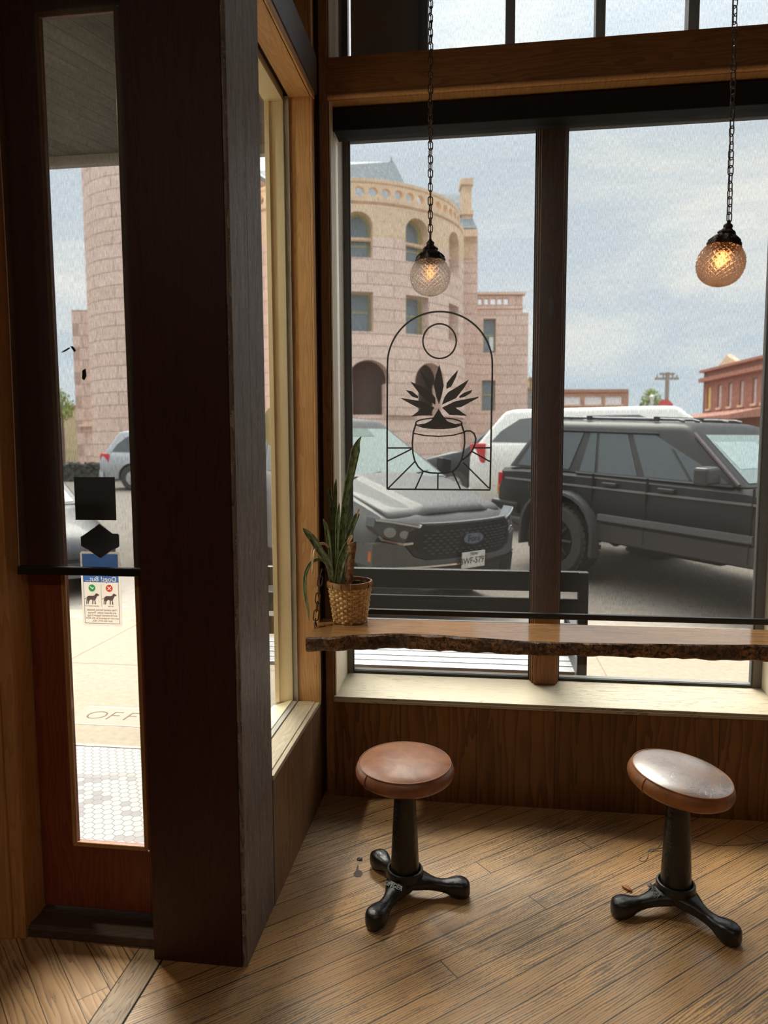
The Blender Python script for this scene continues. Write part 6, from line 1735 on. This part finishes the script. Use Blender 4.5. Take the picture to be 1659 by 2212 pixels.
# ---------------------------------------------------------------- simpler parked and passing cars
def car(name, label, cat, loc, head, L, W, H, pmat, belt, glass=M_CGLASS, hood=1.0, rear=.25, wag=True, pitch=0.0, wr=.36, plate=True, tailhi=None):
    """origin at the middle of the wheelbase on the ground, nose along +x"""
    e = empty(name, loc); e.rotation_euler = (0, R(pitch), R(head)); tag(e, label, cat)
    h, w = L/2, W/2
    sb = belt
    secs = [sec(-h, .50, sb-.18, w*.80, w*.90, w*.84, .72, .0), sec(-h+.06, .36, sb-.06, w*.88, w*.95, w*.88, .72, .0), sec(-h+.35, .28, sb, w*.9, w*.985, w*.92, .74, .0), sec(-.3, .26, sb, w*.9, w*.99, w*.92, .72, .0), sec(h-hood-.25, .26, sb-.02, w*.9, w*.985, w*.92, .72, .0),
            sec(h-hood+.1, .28, sb-.08, w*.9, w*.985, w*.90, .72, .03), sec(h-.30, .30, sb-.22, w*.88, w*.96, w*.82, .66, .04), sec(h-.06, .36, sb-.33, w*.80, w*.88, w*.72, .60, .03), sec(h, .44, sb-.42, w*.72, w*.80, w*.62, .56, .0)]
    b_ = obj('body', MB().loft(secs), pmat, e, world=False, smooth=40)
    wx = h-.92, -h+.95
    arches(b_, [(wx[0], w, wr), (wx[0], -w, wr), (wx[1], w, wr), (wx[1], -w, wr)], wr+.07, .28)
    c = Cabin(sb-.03, h-hood-.12, -h+(.10 if wag else .75), w*.90, H-.09, h-hood-.85, -h+rear+(.12 if wag else .95), w*.70)
    cab_ = c.body(e, pmat, rise=.09)
    for f_ in ('right', 'left'):
        c.panel(cab_, f_, [(.50, .07), (.93, .07), (.90, .25), (.76, .90), (.50, .90)], glass, 'side_window'); 
        c.panel(cab_, f_, [(.26, .07), (.47, .07), (.47, .90), (.27, .90)], glass, 'side_window')
        if wag: c.panel(cab_, f_, [(.06, .10), (.23, .07), (.24, .90), (.13, .84), (.07, .45)], glass, 'side_window')
    c.panel(cab_, 'front', [(.06, .05), (.94, .05), (.92, .95), (.08, .95)], M_WGLASS, 'windscreen'); c.panel(cab_, 'rear', [(.1, .12), (.9, .12), (.87, .88), (.13, .88)], glass, 'rear_window')
    zt = tailhi or (sb-.30, sb-.02)
    for s_ in (1, -1):
        q = [(-h-.012+.02, s_*w*.60), (-h-.012, s_*w*.85), (-h+.28, s_*w*.985), (-h+.28, s_*w*.90), (-h+.1, s_*w*.58)]
        obj('tail_lamp', MB().prism(q, 'z', *zt), M_LAMPR, e, world=False, bevel=.02)
        q = [(h-.02, s_*w*.55), (h-.10, s_*w*.82), (h-.38, s_*w*.96), (h-.40, s_*w*.80), (h-.15, s_*w*.5)]
        obj('headlight', MB().prism(q, 'z', sb-.47, sb-.32), M_LAMPC, e, world=False, bevel=.02)
        dl = MB()
        for x_ in (h-hood-.35, -.15, -h+1.25): dl.box(x_-.005, s_*w*.985-.02, .35, x_+.005, s_*w*.985+.008, sb-.02)
        obj('door_seam', dl, M_WELL, b_, world=False)
        for x_ in (-.05, -h+1.35): obj('door_handle', MB().tube([(x_, s_*w*.97, sb-.16), (x_+.03, s_*(w+.02), sb-.155), (x_+.17, s_*(w+.02), sb-.155), (x_+.2, s_*w*.97, sb-.16)], .014, 6), M_CHROME, b_, world=False)
        obj('mirror', MB().loft([[(x_, s_*y_, z_) for y_, z_ in ((w*.95, sb+.02), (w+.16, sb+.03), (w+.16, sb+.16), (w*.98, sb+.15))] for x_ in (h-hood-.40, h-hood-.52)]), pmat, e, world=False, bevel=.02)
    obj('rear_bumper', MB().loft([sec(-h-.05, .36, .60, w*.72, w*.84, w*.80, .48, 0), sec(-h+.1, .34, .62, w*.86, w*.97, w*.94, .48, 0)]), pmat, e, world=False, smooth=40)
    obj('grille', B(h-.10, -w*.45, .50, h+.012, w*.45, sb-.44), M_TRIM, e, world=False, bevel=.02)
    obj('front_bumper', MB().loft([sec(h-.12, .28, .50, w*.84, w*.95, w*.9, .40, 0), sec(h+.04, .32, .47, w*.62, w*.74, w*.70, .40, 0)]), pmat, e, world=False, smooth=40)
    if plate: obj('number_plate', B(-h-.065, -.15, .62, -h-.02, .15, .75), plain('plate_white', (.80, .79, .76), .5), e, world=False)
    for x_ in wx:
        for s_ in (1, -1): wheel(e, x_, s_*(w-.12), wr, .23)
    return e
def along(px, D, back, head):
    """centre of a car whose rear end stands on the sight line px at depth D"""
    X = D*(px-829.5)/FPX
    c, s = math.cos(YAW), math.sin(YAW); p = Vector((CAM_POS.x+c*X-s*D, CAM_POS.y+s*X+c*D, 0))
    p += Vector((math.cos(R(head)), math.sin(R(head)), 0))*back; p.z = gz_(p.y); return p
WP = paint('white_paint', (.82, .80, .75), .25); SP = paint('silver_paint', (.42, .43, .45), .28, .4); DP = paint('black_car_paint', (.03, .03, .034), .25); GP = paint('charcoal_paint', (.075, .077, .085), .3, .3)
p = along(1050, 12.6, 2.6, -18); p.z = .30
car('estate_car', 'large white estate car behind the pickup and the off-roader', 'car', p, -18, 5.2, 1.98, 1.87, WP, 1.32, hood=1.15, rear=.35, pitch=0, wr=.38, tailhi=(1.0, 1.32))
p = along(905, 17.5, 2.3, -4)
car('hatchback', 'black car beyond the pickup, mostly hidden by the white estate car', 'car', p, 176, 4.6, 1.85, 1.80, DP, 1.18, hood=1.0, rear=.3)
p = along(240, 21.5, 2.35, 9)
car('silver_car', 'silver car passing on the street, seen through the door glass', 'car', p, 9, 4.7, 1.85, 1.72, SP, 1.08, hood=1.0, rear=.35)
car('sedan', 'charcoal car nosed to the kerb, seen low through the door glass', 'car', Vector((-5.55, 5.45, gz_(4.6))), -45, 4.7, 1.84, 1.46, GP, .98, hood=1.25, rear=.2, wag=False, pitch=3)
hg = far_empty('clipped_hedge', up(26, 150), 26); tag(hg, 'low dark hedge along the far side of the street, seen through the door glass', 'hedge')
mb = MB(); rnd = random.Random(4)
hx_ = up(26, 235)-up(26, 60)
mb.box(-hx_*.5, 0, .25, hx_*.5, .8, .95)
for i in range(900):
    p = Vector((rnd.uniform(-hx_*.5, hx_*.5), rnd.choice((rnd.uniform(-.05, .02), rnd.uniform(0, .8))), rnd.uniform(.25, 1.0))); a = Vector((rnd.uniform(-1, 1), rnd.uniform(-1, 1), rnd.uniform(-1, 1))).normalized()*.07; b_ = a.orthogonal()*.6
    mb.add([p-a, p+b_, p+a, p-b_], [(0, 1, 2, 3)])
obj('foliage', mb, plain('dark_hedge_leaves', (.09, .09, .075), .8, var=.4, vscale=5), hg, world=False, weld=False)
